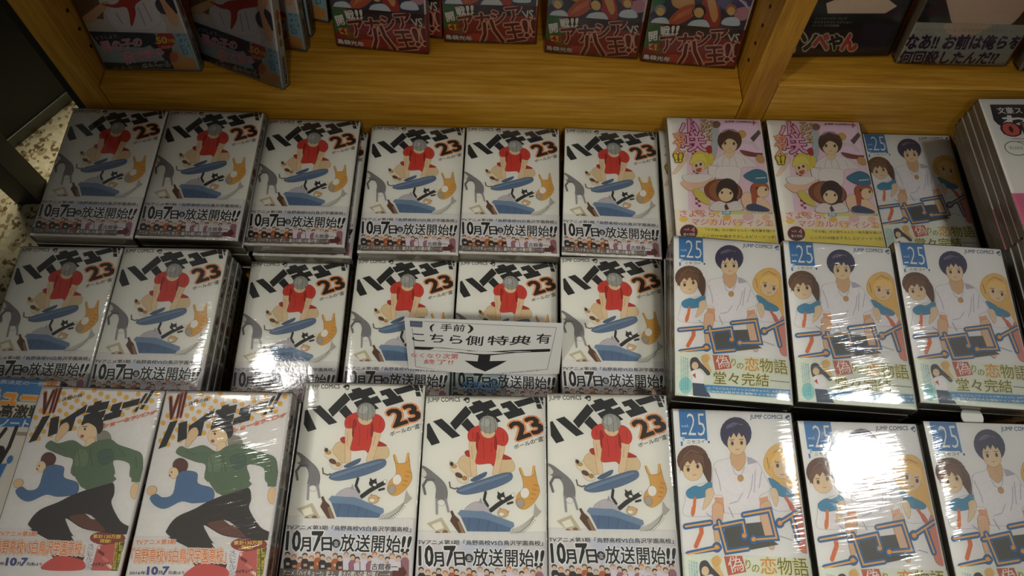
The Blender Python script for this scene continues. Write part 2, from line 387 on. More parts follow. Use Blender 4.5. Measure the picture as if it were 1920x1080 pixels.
    for k in range(4): a.line([(1205 - k * 14, 70 + k * 44), (1245 - k * 16, 82 + k * 42)], 7, (176, 122, 54))
    a.line([(925, 565), (1040, 520), (1130, 450), (1190, 365)], 6, (120, 116, 108))
    for k in range(15):
        f = k / 14; x = 935 + 235 * f; y = 558 - 165 * f ** 1.5; a.line([(x, y), (x + 14, y - 70 + 35 * f)], 3.5, (130, 126, 118), False); a.line([(x, y), (x + 22, y + 38 - 14 * f)], 3.5, (130, 126, 118), False)
    a.poly([(1178, 372), (1200, 250), (1224, 300), (1258, 330), (1200, 385)], (176, 172, 162))
    b = Art(113, 176, 110.6, 'HB', 122.5)
    b.poly([(0, 122.5), (113, 122.5), (113, 176), (0, 176)], (214, 211, 206), raw=True)
    b.poly([(0, 132), (113, 131), (113, 176), (0, 176)], (202, 198, 198), raw=True)
    b.poly([(35, 131), (80, 131), (70, 150), (45, 152)], (190, 192, 202), raw=True)
    b.text('TVアニメ第3期「烏野高校VS白鳥沢学園高校」', [(48, 586), (1245, 606), (1245, 655), (40, 632)], DK, .02)
    hl = [((226, 224, 222), .06)]
    for s_, q in (('10', [(52, 650), (185, 645), (175, 838), (38, 828)]), ('月', (178, 708, 278, 842)), ('7', [(295, 655), (398, 655), (350, 838), (298, 838)]), ('日', (385, 708, 480, 836)), ('放送開始', [(575, 675), (1150, 690), (1140, 858), (555, 842)]), ('!!', [(1170, 700), (1252, 702), (1220, 846), (1148, 846)])):
        b.text(s_, q, (36, 38, 38), .02 if len(s_) > 2 else .036, hl)
    b.ell(524, 766, 40, 42, (40, 42, 42)); b.text('金', (500, 740, 549, 792), (214, 212, 212), .0)
    for i in range(21):
        x = 55 + i * 56 + (i % 3) * 6; y = 868 + (i * 37 % 5) * 12; dark = i < 10
        hc = ((60, 50, 46), (112, 84, 60), (150, 140, 130), (186, 120, 70), (58, 56, 56))[(i * 3 + i // 4) % 5]
        bc = ((50, 46, 46), (58, 50, 48), (170, 96, 56))[i % 3] if dark else ((204, 198, 206), (204, 198, 206), (150, 104, 112))[i % 3]
        b.poly([(x - 38, y + 60), (x - 20, y + 34), (x + 20, y + 34), (x + 38, y + 60), (x + 36, y + 250), (x - 36, y + 250)], bc); b.ell(x, y, 26, 24, hc, n=10); b.ell(x, y + 12, 20, 20, (214, 178, 146), n=10)
        if not dark: b.line([(x - 36, y + 62), (x - 34, y + 200)], 8, (120, 70, 84), False)
        else: b.line([(x - 14, y + 95), (x + 20, y + 95)], 26, (204, 150, 112) if i % 2 else (196, 190, 184), False)
    b.hom = None
    b.poly([(0, 166), (96, 166.5), (96, 173), (0, 173)], (110, 98, 92))
    b.text('アニメ「ハイキュー!!」史上、最大の戦いの幕が開く──!!', (3, 167, 94, 171.6), WH, .012, [((60, 52, 50), .06)])
    b.poly([(96, 163.5), (104, 163.5), (104, 161.5), (108.5, 167.5), (104, 173.5), (104, 171.5), (96, 171.5)], (96, 52, 46))
    b.rect(77, 160, 101, 166, (206, 200, 200)); b.text('古舘春一', (78, 160.4, 100, 165.6), DK, .02); b.rect(0, 173.6, 113, 176, (214, 210, 204))
    s = Art(15, 176, 15)
    s.ell(7.5, 10, 5, 6, (118, 152, 176)); s.rect(4, 20, 11, 30, DK); s.vtext('ハイキュー', (3.5, 33, 11.5, 74), DK, .04); s.ell(7.5, 82, 5, 6, (150, 70, 58)); s.rect(4.5, 90, 10.5, 98, DK)
    s.poly([(2, 102), (12, 106), (13, 116), (4, 120)], (120, 96, 76)); s.rect(0, 123, 15, 176, (150, 146, 146)); s.vtext('古舘春一', (4, 127, 11, 156), DK, .02); s.rect(3, 158, 12, 172, (92, 80, 76))
    return a, b, s

# ---- white romance comic, volume 25
def art_n():
    a = Art(113, 176, 110.6, 'NA'); a.ink = (.55, .22); a.vmax = 131.8
    a.poly([(128, 8), (432, 26), (437, 330), (437, 352), (180, 322), (130, 262)], (62, 120, 172))
    for q in ((130, 262, 178, 300, (62, 120, 172)), (150, 258, 205, 276, WH), (130, 345, 152, 390, (62, 120, 172)), (152, 300, 178, 340, (150, 186, 206)), (440, 358, 460, 380, (40, 70, 110))): a.rect(*q)
    a.poly([(176, 322), (410, 334), (412, 385), (178, 372)], WH); a.text('vol.', [(148, 172), (236, 176), (236, 208), (150, 204)], WH, -.01)
    a.text('25', [(215, 62), (420, 72), (418, 308), (216, 292)], WH, -.012); a.text('ニセコイ', [(202, 336), (402, 346), (400, 376), (202, 368)], DK, .015)
    a.text('JUMP COMICS', [(940, 118), (1312, 140), (1308, 196), (936, 174)], (52, 82, 118), .02); emblem(a, 1335, 145, 1400, 208, (52, 82, 118), WH)
    sh = (226, 222, 222); sd = (176, 170, 186)
    # plain stand-in figures: right, left, centre
    a.poly([(1060, 600), (1110, 500), (1200, 440), (1310, 430), (1400, 500), (1430, 640), (1440, 800), (1490, 960), (1500, 1090), (1405, 1090), (1330, 900), (1180, 800), (1080, 700)], (222, 180, 100), True)
    a.poly([(1100, 770), (1180, 800), (1240, 850), (1380, 930), (1410, 1090), (1140, 1090), (1100, 900)], sh, True)
    a.ell(1265, 680, 108, 105, SKIN); a.poly([(1140, 690), (1155, 580), (1210, 530), (1290, 515), (1385, 570), (1390, 740), (1360, 640), (1330, 590), (1295, 635), (1262, 580), (1225, 625), (1195, 585), (1168, 640)], (232, 196, 120))
    a.poly([(1105, 770), (1180, 800), (1240, 845), (1375, 925), (1360, 975), (1215, 955), (1130, 850)], (72, 136, 168), True); a.line([(1285, 975), (1320, 1030), (1340, 1085)], 34, (206, 110, 78))
    a.ell(255, 540, 178, 150, (104, 72, 54)); a.poly([(380, 480), (460, 580), (440, 790), (390, 720), (360, 640)], (92, 62, 46), True)
    a.poly([(160, 860), (260, 800), (450, 780), (570, 900), (520, 1090), (130, 1090), (140, 940)], sh, True)
    a.ell(250, 640, 112, 108, SKIN); a.poly([(100, 660), (108, 560), (150, 500), (270, 465), (375, 510), (385, 640), (362, 575), (330, 540), (300, 585), (262, 535), (225, 580), (190, 540), (160, 590), (130, 575)], (118, 84, 62))
    a.poly([(158, 850), (250, 800), (330, 810), (445, 765), (445, 850), (360, 920), (190, 920)], (72, 136, 168), True); a.line([(252, 925), (240, 1000), (215, 1085)], 36, (214, 120, 62))
    a.poly([(655, 545), (760, 500), (870, 540), (990, 600), (1060, 740), (1115, 880), (985, 950), (975, 1090), (585, 1090), (570, 920), (470, 880), (490, 600)], sh, True)
    a.poly([(700, 480), (840, 480), (850, 600), (770, 680), (690, 590)], (210, 172, 132), True)
    a.poly([(870, 545), (920, 550), (990, 605), (880, 620)], sd); a.ell(785, 752, 34, 34, (196, 150, 82)); a.line([(690, 600), (720, 700), (785, 740), (840, 640)], 5, (150, 140, 150))
    for L in ([(500, 640), (540, 760), (550, 860)], [(930, 720), (900, 860), (850, 960)], [(640, 1000), (740, 980), (800, 900)], [(1030, 700), (990, 860)], [(960, 680), (930, 900)]): a.line(L, 9, sd)
    a.poly([(380, 850), (450, 830), (470, 900), (390, 1010), (330, 1040), (370, 920)], SKIN, True); a.poly([(1120, 880), (1180, 880), (1205, 960), (1170, 1060), (1130, 980)], SKIN, True)
    a.poly([(475, 925), (575, 935), (580, 1090), (480, 1090)], (216, 160, 124)); a.poly([(985, 965), (1080, 950), (1095, 1090), (985, 1090)], (216, 160, 124))
    a.ell(765, 300, 178, 165, (58, 56, 84)); a.ell(768, 400, 108, 118, SKIN); a.poly([(645, 420), (632, 300), (660, 235), (760, 200), (860, 225), (900, 300), (892, 420), (868, 350), (855, 305), (830, 345), (800, 292), (768, 340), (738, 292), (705, 345), (682, 305), (666, 360)], (58, 56, 84)); a.ell(720, 215, 70, 22, (92, 92, 124), -12)
    for x, y, q in ((716, 398, 1), (822, 398, 1), (196, 632, 1), (306, 606, 1), (1216, 650, 1), (1326, 690, 1)): a.ell(x, y, 17, 22, (84, 66, 66), n=12); a.line([(x - 26, y - 34), (x + 24, y - 36)], 7, (96, 76, 70), False)
    for x, y in ((768, 462), (262, 690), (1262, 742)): a.line([(x - 20, y), (x + 22, y)], 6, (170, 104, 88), False)
    for L in ([(150, 500), (240, 440), (330, 470)], [(660, 250), (740, 190), (850, 220)], [(1180, 520), (1260, 470), (1360, 520)], [(1440, 820), (1450, 960)], [(1100, 560), (1120, 680)]): a.line(L, 6, (150, 124, 100), False)
    a.use('NB')
    a.poly([(395, 0), (500, 0), (485, 150), (440, 330), (400, 320)], (216, 176, 140), True); a.poly([(880, 20), (990, 20), (1000, 380), (940, 400), (880, 200)], (218, 180, 146), True)
    a.poly([(1260, 30), (1345, 100), (1370, 440), (1250, 440), (1230, 200)], (212, 134, 112), True); a.line([(1180, 20), (1220, 90)], 40, (206, 110, 78)); a.line([(270, 180), (270, 230), (205, 345)], 42, (212, 112, 64)); a.line([(205, 10), (195, 50)], 40, (214, 120, 62))
    a.poly([(500, 200), (730, 175), (880, 170), (905, 290), (1040, 380), (760, 410), (520, 400)], (84, 84, 78))
    for L in ([(560, 20), (600, 110)], [(1010, 290), (1180, 350)], [(330, 60), (390, 110)]): a.line(L, 9, sd)
    logo = [[(112, 166), (365, 146)], [(120, 412), (438, 372)], [(410, 190), (690, 158), (712, 282)], [(450, 142), (512, 412), (728, 396)], [(705, 96), (970, 70), (1022, 320), (790, 322)], [(1062, 192), (1290, 86)], [(1192, 146), (1242, 352)]]
    for L in logo: a.line(L, 56, (58, 106, 156))
    for x, y in ((415, 368), (700, 282), (790, 320), (1066, 190)): a.ell(x, y, 46, 46, (58, 106, 156)); 
    for L in logo: a.line(L, 17, (232, 172, 92))
    for x, y in ((412, 366), (698, 280), (790, 318), (1066, 190)): a.ell(x, y, 25, 22, (236, 164, 78))
    b = Art(113, 176, 110.6, 'NB', 130.5)
    b.poly([(0, 130.5), (113, 130.5), (113, 176), (0, 176)], (218, 222, 206), raw=True)
    b.ell(172, 790, 74, 96, (150, 204, 198))
    for k in range(4): b.vtext('作者最新短編収録決定版!!'[k:], (118 + k * 24, 462 + k * 6, 136 + k * 24, 460 + 390), (104, 176, 186), 0)
    b.poly([(350, 470), (420, 440), (455, 490), (430, 540), (470, 640), (400, 640), (360, 520)], (220, 186, 126), True); b.ell(395, 490, 40, 46, (212, 172, 104))
    b.poly([(225, 560), (240, 490), (300, 478), (350, 540), (450, 650), (420, 680), (340, 600), (250, 640)], (74, 70, 74), True); b.ell(282, 570, 38, 42, SKIN); b.poly([(235, 640), (320, 610), (380, 680), (370, 770), (250, 770), (255, 700)], (236, 232, 230), True); b.poly([(250, 675), (285, 655), (290, 715)], (190, 64, 60))
    b.poly([(250, 762), (380, 775), (455, 925), (258, 912)], (66, 82, 102))
    b.poly([(480, 452), (660, 434), (696, 602), (510, 624)], (190, 96, 74)); b.text('偽', [(505, 465), (650, 450), (682, 590), (530, 608)], WH, .0)
    yo = [((224, 218, 150), .045)]
    b.text('り', (692, 495, 742, 578), (104, 98, 62), .0, yo); b.text('の', (752, 545, 828, 612), (104, 98, 62), .0, yo); b.text('恋', [(838, 480), (995, 490), (1005, 640), (845, 630)], (206, 132, 84), .005, yo)
    b.text('物語、', [(1010, 492), (1362, 520), (1395, 690), (1012, 645)], (104, 98, 62), .0, yo); b.text('堂々完結', [(490, 634), (1112, 672), (1112, 815), (490, 778)], (84, 80, 48), .0, yo); b.line([(1130, 745), (1365, 770)], 6, (84, 80, 48), False)
    b.poly([(385, 785), (1400, 855), (1405, 955), (1180, 936), (410, 872)], (76, 142, 184))
    b.text('JC「マジカルパティシエ小咲ちゃん!!」&本巻の連動', [(415, 808), (1380, 868), (1380, 898), (415, 840)], WH, .01); b.text('古味先生&筒井先生複製サイン色紙が当たる!', [(418, 846), (1380, 910), (1380, 940), (418, 872)], WH, .01)
    s = Art(16, 176, 16)
    s.text('25', (3, 6, 13, 16), (62, 120, 172), .02); s.vtext('ニセコイ', (3.5, 24, 12.5, 66), (58, 106, 156), .04); s.rect(0, 135, 16, 176, (206, 208, 196)); s.vtext('堂々完結', (4, 140, 12, 170), (84, 80, 48))
    return a, b, s

# ---- pink spin-off comic
def art_k():
    a = Art(113, 176, 110.6, 'KA'); a.ink = (.55, .22); a.vmax = 130.5
    PK = (226, 196, 206)
    a.poly([(22, 0), (113, 0), (113, 176), (16, 176)], PK, raw=True); a.poly([(60, 8), (108, 4), (110, 60), (75, 55)], (232, 204, 222), raw=True)
    MG = (150, 44, 84)
    for k in range(40):
        v = 1 + k * 3.1
        for j in (0, 1):
            if (k + j) % 2 == 0: a.poly([(27 - v * .02 + j * 3, v), (30 - v * .02 + j * 3, v), (30 - v * .02 + j * 3, v + 3), (27 - v * .02 + j * 3, v + 3)], MG, raw=True)
    ol = [((110, 40, 66), .035)]
    a.poly([(400, 720), (460, 760), (330, 960), (230, 1060), (180, 1050), (300, 880)], (226, 196, 170), True)
    a.poly([(880, 240), (960, 220), (1000, 330), (960, 700), (860, 900), (780, 760), (860, 600)], (178, 184, 184), True); a.ell(955, 185, 78, 62, (128, 92, 76))
    a.poly([(770, 600), (860, 560), (880, 680), (820, 700)], (170, 54, 50), True); a.ell(1410, 360, 80, 70, (200, 166, 74)); a.poly([(1560, 430), (1710, 280), (1770, 340), (1620, 500)], (92, 84, 78)); a.line([(1400, 480), (1600, 520), (1700, 620)], 60, (214, 200, 196))
    a.poly([(1380, 640), (1650, 690), (1780, 700), (1720, 760), (1480, 740)], (132, 70, 54), True); a.ell(1740, 800, 90, 70, (196, 156, 100), 40)
    a.poly([(860, 900), (1000, 760), (1180, 690), (1420, 720), (1640, 880), (1680, 940), (1420, 950), (1380, 1060), (960, 1060), (1000, 930)], (222, 214, 208), True); a.poly([(960, 930), (1360, 930), (1400, 1070), (920, 1070)], (222, 214, 208)); a.poly([(1120, 660), (1260, 660), (1270, 730), (1190, 790), (1110, 730)], SKIN, True)
    for L in ([(1100, 760), (1060, 900), (1080, 1040)], [(1280, 760), (1320, 900), (1290, 1040)], [(1190, 800), (1200, 1040)], [(960, 860), (1000, 940)], [(1440, 780), (1480, 900)]): a.line(L, 7, (170, 154, 158), False)
    a.ell(1195, 470, 215, 205, (84, 56, 46)); a.ell(1190, 555, 140, 130, SKIN); a.poly([(1040, 560), (1060, 420), (1200, 360), (1340, 440), (1350, 570), (1280, 470), (1160, 440)], (84, 56, 46), True); a.line([(1050, 330), (1180, 270), (1330, 320)], 20, (190, 150, 160))
    a.ell(690, 820, 190, 165, (214, 196, 84)); a.ell(640, 930, 110, 120, SKIN); a.poly([(480, 900), (560, 720), (740, 720), (800, 900), (700, 830), (600, 850)], (222, 206, 96), True); a.poly([(830, 700), (920, 760), (880, 900), (820, 820)], (214, 196, 84), True)
    a.text('小', [(300, 95), (650, 95), (650, 385), (310, 385)], (222, 164, 190), .03, ol); a.text('咲', [(335, 310), (735, 310), (785, 665), (350, 665)], (222, 164, 190), .02, ol)
    a.vtext('マジカル', (670, 100, 790, 330), (120, 84, 56), .03, [((220, 200, 150), .06)]); a.vtext('パティシエ', (775, 120, 890, 480), (120, 84, 56), .03, [((220, 200, 150), .06)])
    a.vtext('ちゃん', (200, 335, 400, 720), (228, 170, 130), .03, [((176, 104, 76), .05)]); a.text('!!', [(210, 720), (345, 715), (330, 850), (240, 855)], (216, 196, 60), .05, [((110, 90, 40), .08)])
    a.text('JUMP COMICS', [(1116, 120), (1570, 130), (1570, 166), (1116, 158)], (88, 50, 50), .02); a.line([(1585, 150), (1665, 158)], 14, (196, 70, 90)); a.line([(1625, 115), (1625, 195)], 14, (196, 70, 90))
    for x, y in ((1115, 525), (1270, 530), (600, 920), (680, 895)): a.ell(x, y, 20, 26, (74, 52, 48), n=12)
    a.line([(1170, 625), (1215, 625)], 6, (170, 100, 84), False); a.poly([(600, 985), (690, 965), (670, 1030), (620, 1030)], (190, 84, 74), True)
    a.use('KB')
    a.poly([(260, 200), (420, 160), (680, 110), (700, 200), (420, 320), (300, 270)], (224, 186, 156), True); a.poly([(640, -20), (780, 0), (760, 120), (670, 140)], (222, 214, 208), True); a.poly([(780, -10), (1060, -10), (1090, 120), (1040, 230), (800, 230), (740, 120)], (222, 214, 208), True); a.poly([(310, 100), (640, 92), (690, 140), (560, 205), (380, 210), (290, 160)], (222, 214, 208), True)
    a.poly([(420, 320), (520, 300), (660, 480), (640, 520), (500, 450)], (204, 190, 90), True); a.ell(850, 330, 270, 170, (128, 70, 44), 8); a.ell(870, 330, 225, 165, (152, 96, 64), 8); a.ell(905, 320, 158, 170, (62, 46, 40)); a.ell(885, 380, 105, 98, SKIN); a.poly([(770, 370), (800, 260), (930, 220), (1020, 300), (1010, 400), (950, 310), (850, 290)], (62, 46, 40), True)
    a.poly([(1010, 380), (1060, 480), (1130, 590), (1080, 570), (1000, 460)], (62, 46, 40), True); a.poly([(700, 500), (800, 470), (900, 500), (1050, 470), (1110, 600), (680, 600)], (214, 206, 200), True); a.poly([(860, 540), (890, 500), (930, 580), (880, 600)], (82, 62, 62))
    a.poly([(1100, 420), (1200, 340), (1300, 420), (1400, 420), (1540, 580), (1480, 640), (1180, 600)], (226, 194, 164), True); a.ell(1360, 300, 130, 110, (174, 94, 64)); a.ell(1400, 340, 84, 80, SKIN); a.poly([(1240, 260), (1320, 320), (1310, 480), (1280, 590), (1250, 480)], (170, 88, 60), True)
    a.poly([(1135, 120), (1200, 60), (1310, 20), (1420, 50), (1490, 130), (1490, 190), (1400, 225), (1260, 200)], (70, 118, 140), True); a.line([(1310, 150), (1440, 140)], 16, (196, 196, 186)); a.poly([(1180, 530), (1300, 510), (1480, 580), (1460, 620), (1200, 600)], (70, 80, 108), True)
    for x, y in ((830, 350), (950, 358), (1320, 290), (1445, 310)): a.ell(x, y, 15, 20, (64, 46, 44), n=12)
    b = Art(113, 176, 110.6, 'KB', 129)
    b.poly([(0, 129), (113, 129), (113, 176), (0, 176)], (226, 216, 196), raw=True)
    for x, y, r_, c in ((290, 720, 60, (222, 190, 90)), (520, 610, 70, (206, 140, 84)), (740, 620, 60, (222, 196, 100)), (900, 700, 60, (226, 176, 90)), (630, 560, 40, (120, 84, 72)), (1450, 700, 60, (226, 184, 150)), (1200, 690, 80, (222, 180, 186)), (700, 760, 80, (226, 206, 120)), (1050, 780, 80, (226, 206, 120)), (1500, 790, 60, (226, 200, 110))): b.ell(x, y, r_, r_ * .7, c)
    b.poly([(830, 590), (955, 592), (955, 660), (830, 655)], (96, 160, 180)); b.poly([(960, 600), (1220, 605), (1220, 655), (960, 650)], (206, 204, 120)); b.text('完結', (845, 600, 940, 648), WH, .02)
    b.text('スピンオフ完結!!', [(1228, 602), (1580, 610), (1580, 655), (1228, 650)], (70, 126, 160), .01)
    wo = [((236, 216, 214), .05)]
    b.text('さよなら、', [(240, 592), (800, 600), (800, 692), (240, 690)], (202, 104, 122), .01, wo); b.text('マジカルパティシエ。', [(410, 712), (1590, 732), (1600, 832), (400, 802)], (202, 104, 122), .01, wo)
    b.poly([(470, 830), (1650, 862), (1660, 1100), (470, 1100)], (222, 206, 96)); b.text('『その後』の小咲ちゃんと一条先輩を描いた', [(600, 850), (1595, 872), (1600, 912), (600, 888)], DK, .01); b.text('ここだけの描き下ろしエピソードつき!!', [(560, 935), (1595, 955), (1600, 1000), (560, 975)], DK, .01)
    b.ell(365, 900, 125, 105, (92, 48, 48)); b.text('vol.', (300, 845, 380, 880), (226, 180, 186), .0); b.text('4', (395, 835, 450, 905), (226, 150, 150), .0); b.text('堂々完結', (290, 915, 450, 955), WH, .0)
    s = Art(15, 176, 15)
    s.vtext('小咲ちゃん', (3, 20, 12, 70), (200, 100, 140), .03); s.rect(0, 129, 15, 176, (222, 206, 130))
    return a, b, s

# ---- novel with orange dots and two running figures (plain stand-ins)
def art_v():
    a = Art(113, 176, 110.6, 'VA'); a.ink = (.55, .22); a.vmax = 130
    a.poly([(0, 0), (113, 0), (113, 176), (0, 176)], (214, 210, 206), raw=True)
    for i in range(-14, 18):
        for j in range(-10, 14):
            x = 745 + 83 * i - 55 * j; y = 125 + 40 * i + 83 * j
            if y < 735 - .305 * (x - 150):
                u, v = a.pt((x, y))
                if 1.8 < u < 109 and 1.8 < v < 174: a.ell(x, y, 30, 30, (216, 166, 74), n=14)
    a.text('Ⅶ', [(300, 130), (492, 76), (432, 342), (268, 372)], (66, 38, 34), .03, [((176, 84, 52), .045)]); a.text('決戦の秋', [(516, 178), (752, 120), (744, 165), (508, 226)], DK, .02)
    for P in ([(302, 410), (390, 390), (255, 690), (165, 722)], [(400, 425), (500, 395), (495, 600), (385, 645)], [(820, 250), (803, 345), (698, 408), (662, 568), (500, 590), (522, 455)],
              [(835, 275), (893, 258), (903, 225), (985, 200), (980, 228), (1077, 205), (1057, 300), (958, 328), (955, 340), (1045, 312), (1025, 405), (955, 420), (940, 500), (780, 470), (795, 385), (872, 350), (808, 352)],
              [(1115, 250), (1228, 215), (1205, 310), (1238, 310), (1220, 390), (1020, 450), (1040, 370), (1130, 335), (1095, 320)], [(1245, 222), (1440, 165), (1420, 245), (1228, 298)],
              [(1490, 110), (1525, 105), (1465, 225), (1425, 230)], [(1400, 275), (1440, 265), (1415, 325), (1375, 330)], [(1560, 75), (1598, 75), (1520, 225), (1480, 230)], [(1470, 245), (1510, 240), (1480, 300), (1440, 295)]): a.poly(P, DK)
    a.text('ショーセツバン!!', [(1020, 482), (1652, 296), (1606, 352), (1030, 532)], (222, 140, 98), .03, [((176, 84, 60), .06)])
    a.ell(420, 915, 88, 88, (98, 64, 58)); a.ell(345, 1000, 56, 66, SKIN); a.ell(450, 905, 60, 60, (98, 64, 58))
    a.poly([(430, 1090), (470, 1000), (580, 980), (612, 1090)], (84, 112, 146))
    G1 = (96, 114, 90)
    a.poly([(480, 660), (520, 520), (590, 470), (625, 500), (625, 560), (560, 640), (500, 700)], (214, 182, 142), True)
    a.ell(1055, 650, 82, 95, (140, 134, 122), -30); a.ell(855, 575, 118, 108, SKIN); a.poly([(860, 660), (940, 640), (950, 740), (850, 760)], SKIN, True)
    a.poly([(375, 740), (430, 690), (520, 720), (690, 680), (840, 755), (960, 690), (1130, 660), (1230, 720), (1390, 770), (1520, 830), (1550, 1000), (1555, 1100), (1410, 1100), (1385, 940), (1190, 910), (1200, 1100), (735, 1100), (715, 910), (600, 870), (400, 790)], G1, True)
    a.poly([(740, 820), (850, 780), (900, 900), (840, 1080), (750, 1080)], (108, 126, 100), True); a.poly([(1000, 820), (1150, 780), (1180, 900), (1060, 960)], (84, 104, 92), True)
    a.poly([(775, 500), (800, 420), (900, 370), (1010, 420), (1030, 540), (980, 600), (945, 520), (850, 470)], (50, 48, 44), True)
    a.ell(820, 545, 12, 16, (60, 48, 44), n=12); a.line([(790, 520), (845, 512)], 9, (60, 48, 44), False); a.ell(795, 630, 22, 20, (150, 84, 76), n=12); a.ell(320, 990, 8, 11, (60, 48, 44), n=12); a.ell(300, 1030, 12, 12, (150, 84, 76), n=10)
    for L in ([(760, 800), (800, 940), (790, 1080)], [(900, 760), (930, 900), (980, 1080)], [(1250, 760), (1330, 860)], [(1450, 860), (1480, 1000)], [(480, 740), (600, 790)], [(1050, 900), (1150, 860)]): a.line(L, 6, (70, 86, 66), False)
    a.use('VB')
    a.ell(1540, 225, 52, 90, (214, 182, 142)); a.poly([(1468, -30), (1602, -30), (1592, 130), (1490, 128)], G1); a.ell(255, 170, 55, 48, (214, 182, 142), -30)
    PT = (62, 58, 56)
    a.poly([(715, 365), (850, 290), (1010, 225), (1150, 180), (1285, 142), (1312, 260), (1292, 370), (1410, 560), (1530, 625), (1530, 690), (1400, 700), (1240, 680), (1010, 645), (810, 535), (860, 660), (925, 785), (640, 775), (430, 640), (420, 580), (520, 455)], PT, True)
    a.poly([(845, 525), (1020, 485), (1140, 545), (1250, 650), (1240, 675), (1020, 640)], (104, 72, 62), True); a.poly([(1020, 482), (1080, 500), (1140, 542), (1090, 540)], (206, 204, 198))
    a.poly([(235, 250), (300, 208), (370, 245), (480, 205), (545, -20), (730, -20), (745, 95), (900, 150), (898, 270), (700, 305), (570, 285), (400, 362), (290, 330)], (84, 112, 146), True)
    a.poly([(850, -30), (1262, -30), (1268, 45), (1322, 100), (1280, 140), (1010, 226), (940, 190), (870, 90)], G1)
    b = Art(113, 176, 110.6, 'VB', 125.5)
    b.hom = None
    b.poly([(0, 136), (113, 134), (113, 176), (0, 176)], (212, 208, 204)); b.use('VB')
    b.poly([(440, 600), (700, 600), (860, 640), (925, 785), (640, 775), (470, 690)], PT); b.poly([(1080, 600), (1500, 600), (1532, 640), (1520, 690), (1400, 700), (1240, 682)], PT); b.poly([(690, 940), (1060, 950), (1040, 1010), (740, 1000)], (66, 56, 56)); b.poly([(600, 1100), (720, 970), (850, 950), (1050, 1000), (1040, 1100)], (190, 84, 78), True)
    b.ell(1290, 745, 195, 78, (140, 66, 62)); b.text('累計130万部', [(1132, 708), (1432, 702), (1432, 748), (1132, 748)], (216, 206, 84), .02); b.text('突破!', [(1210, 755), (1330, 755), (1328, 795), (1210, 798)], (216, 206, 84), .02)
    b.poly([(1190, 830), (1390, 800), (1370, 1100), (1140, 1100)], (182, 96, 90))
    for i in range(16): b.ell(1205 + (i * 53 % 170), 850 + (i * 71 % 220), 16, 18, ((220, 196, 176), (112, 56, 54), (206, 120, 110))[i % 3], n=8)
    b.poly([(1395, 770), (1490, 775), (1470, 1100), (1365, 1100)], (96, 88, 46)); b.vtext('最新小説の日常短編', (1375, 790, 1412, 1090), (222, 206, 84)); b.vtext('「秋期」最新刊小説', (1422, 785, 1465, 1090), (222, 206, 84))
    b.text('TVアニメ第3期', [(88, 694), (512, 690), (504, 742), (85, 752)], (206, 124, 82), .03, [((232, 216, 204), .07)])
    b.text('「烏野高校VS白鳥沢学園高校」', [(45, 788), (1050, 786), (1046, 945), (35, 940)], (206, 124, 72), .02, [((128, 84, 62), .075), ((234, 220, 206), .055)])
    b.text('2016年', [(22, 1030), (195, 1030), (190, 1066), (16, 1066)], (56, 58, 78), .02); b.text('10', [(215, 984), (322, 984), (316, 1066), (206, 1066)], (70, 78, 126), .05); b.text('月', (325, 1025, 370, 1066), (56, 58, 78), .02); b.text('7', [(380, 984), (440, 984), (415, 1066), (372, 1066)], (70, 78, 126), .05); b.text('日(金)より', [(440, 1025), (602, 1030), (598, 1068), (436, 1066)], (56, 58, 78), .02)
    b.vtext('スペシャルブック', (1075, 815, 1150, 1100), (84, 84, 130), .0, [((226, 220, 220), .05)]); b.text('ハイキュー!!', [(1150, 1015), (1330, 1005), (1325, 1045), (1145, 1055)], DK, .02)
    b.hom = None; b.text('放送開始!!', (14, 166, 58, 173), (70, 78, 126), .04)
    s = Art(15, 176, 15)
    s.vtext('ハイキュー', (3.5, 18, 11.5, 60), DK, .05); s.ell(7.5, 74, 5, 7, (150, 110, 88)); s.poly([(2, 84), (13, 82), (13, 96), (3, 98)], (70, 62, 58)); s.poly([(2, 100), (12, 100), (13, 128), (3, 128)], (150, 140, 122)); s.rect(0, 131, 15, 176, (206, 130, 84)); s.vtext('星希代子', (4, 136, 11, 166), (96, 60, 44), .02)
    return a, b, s

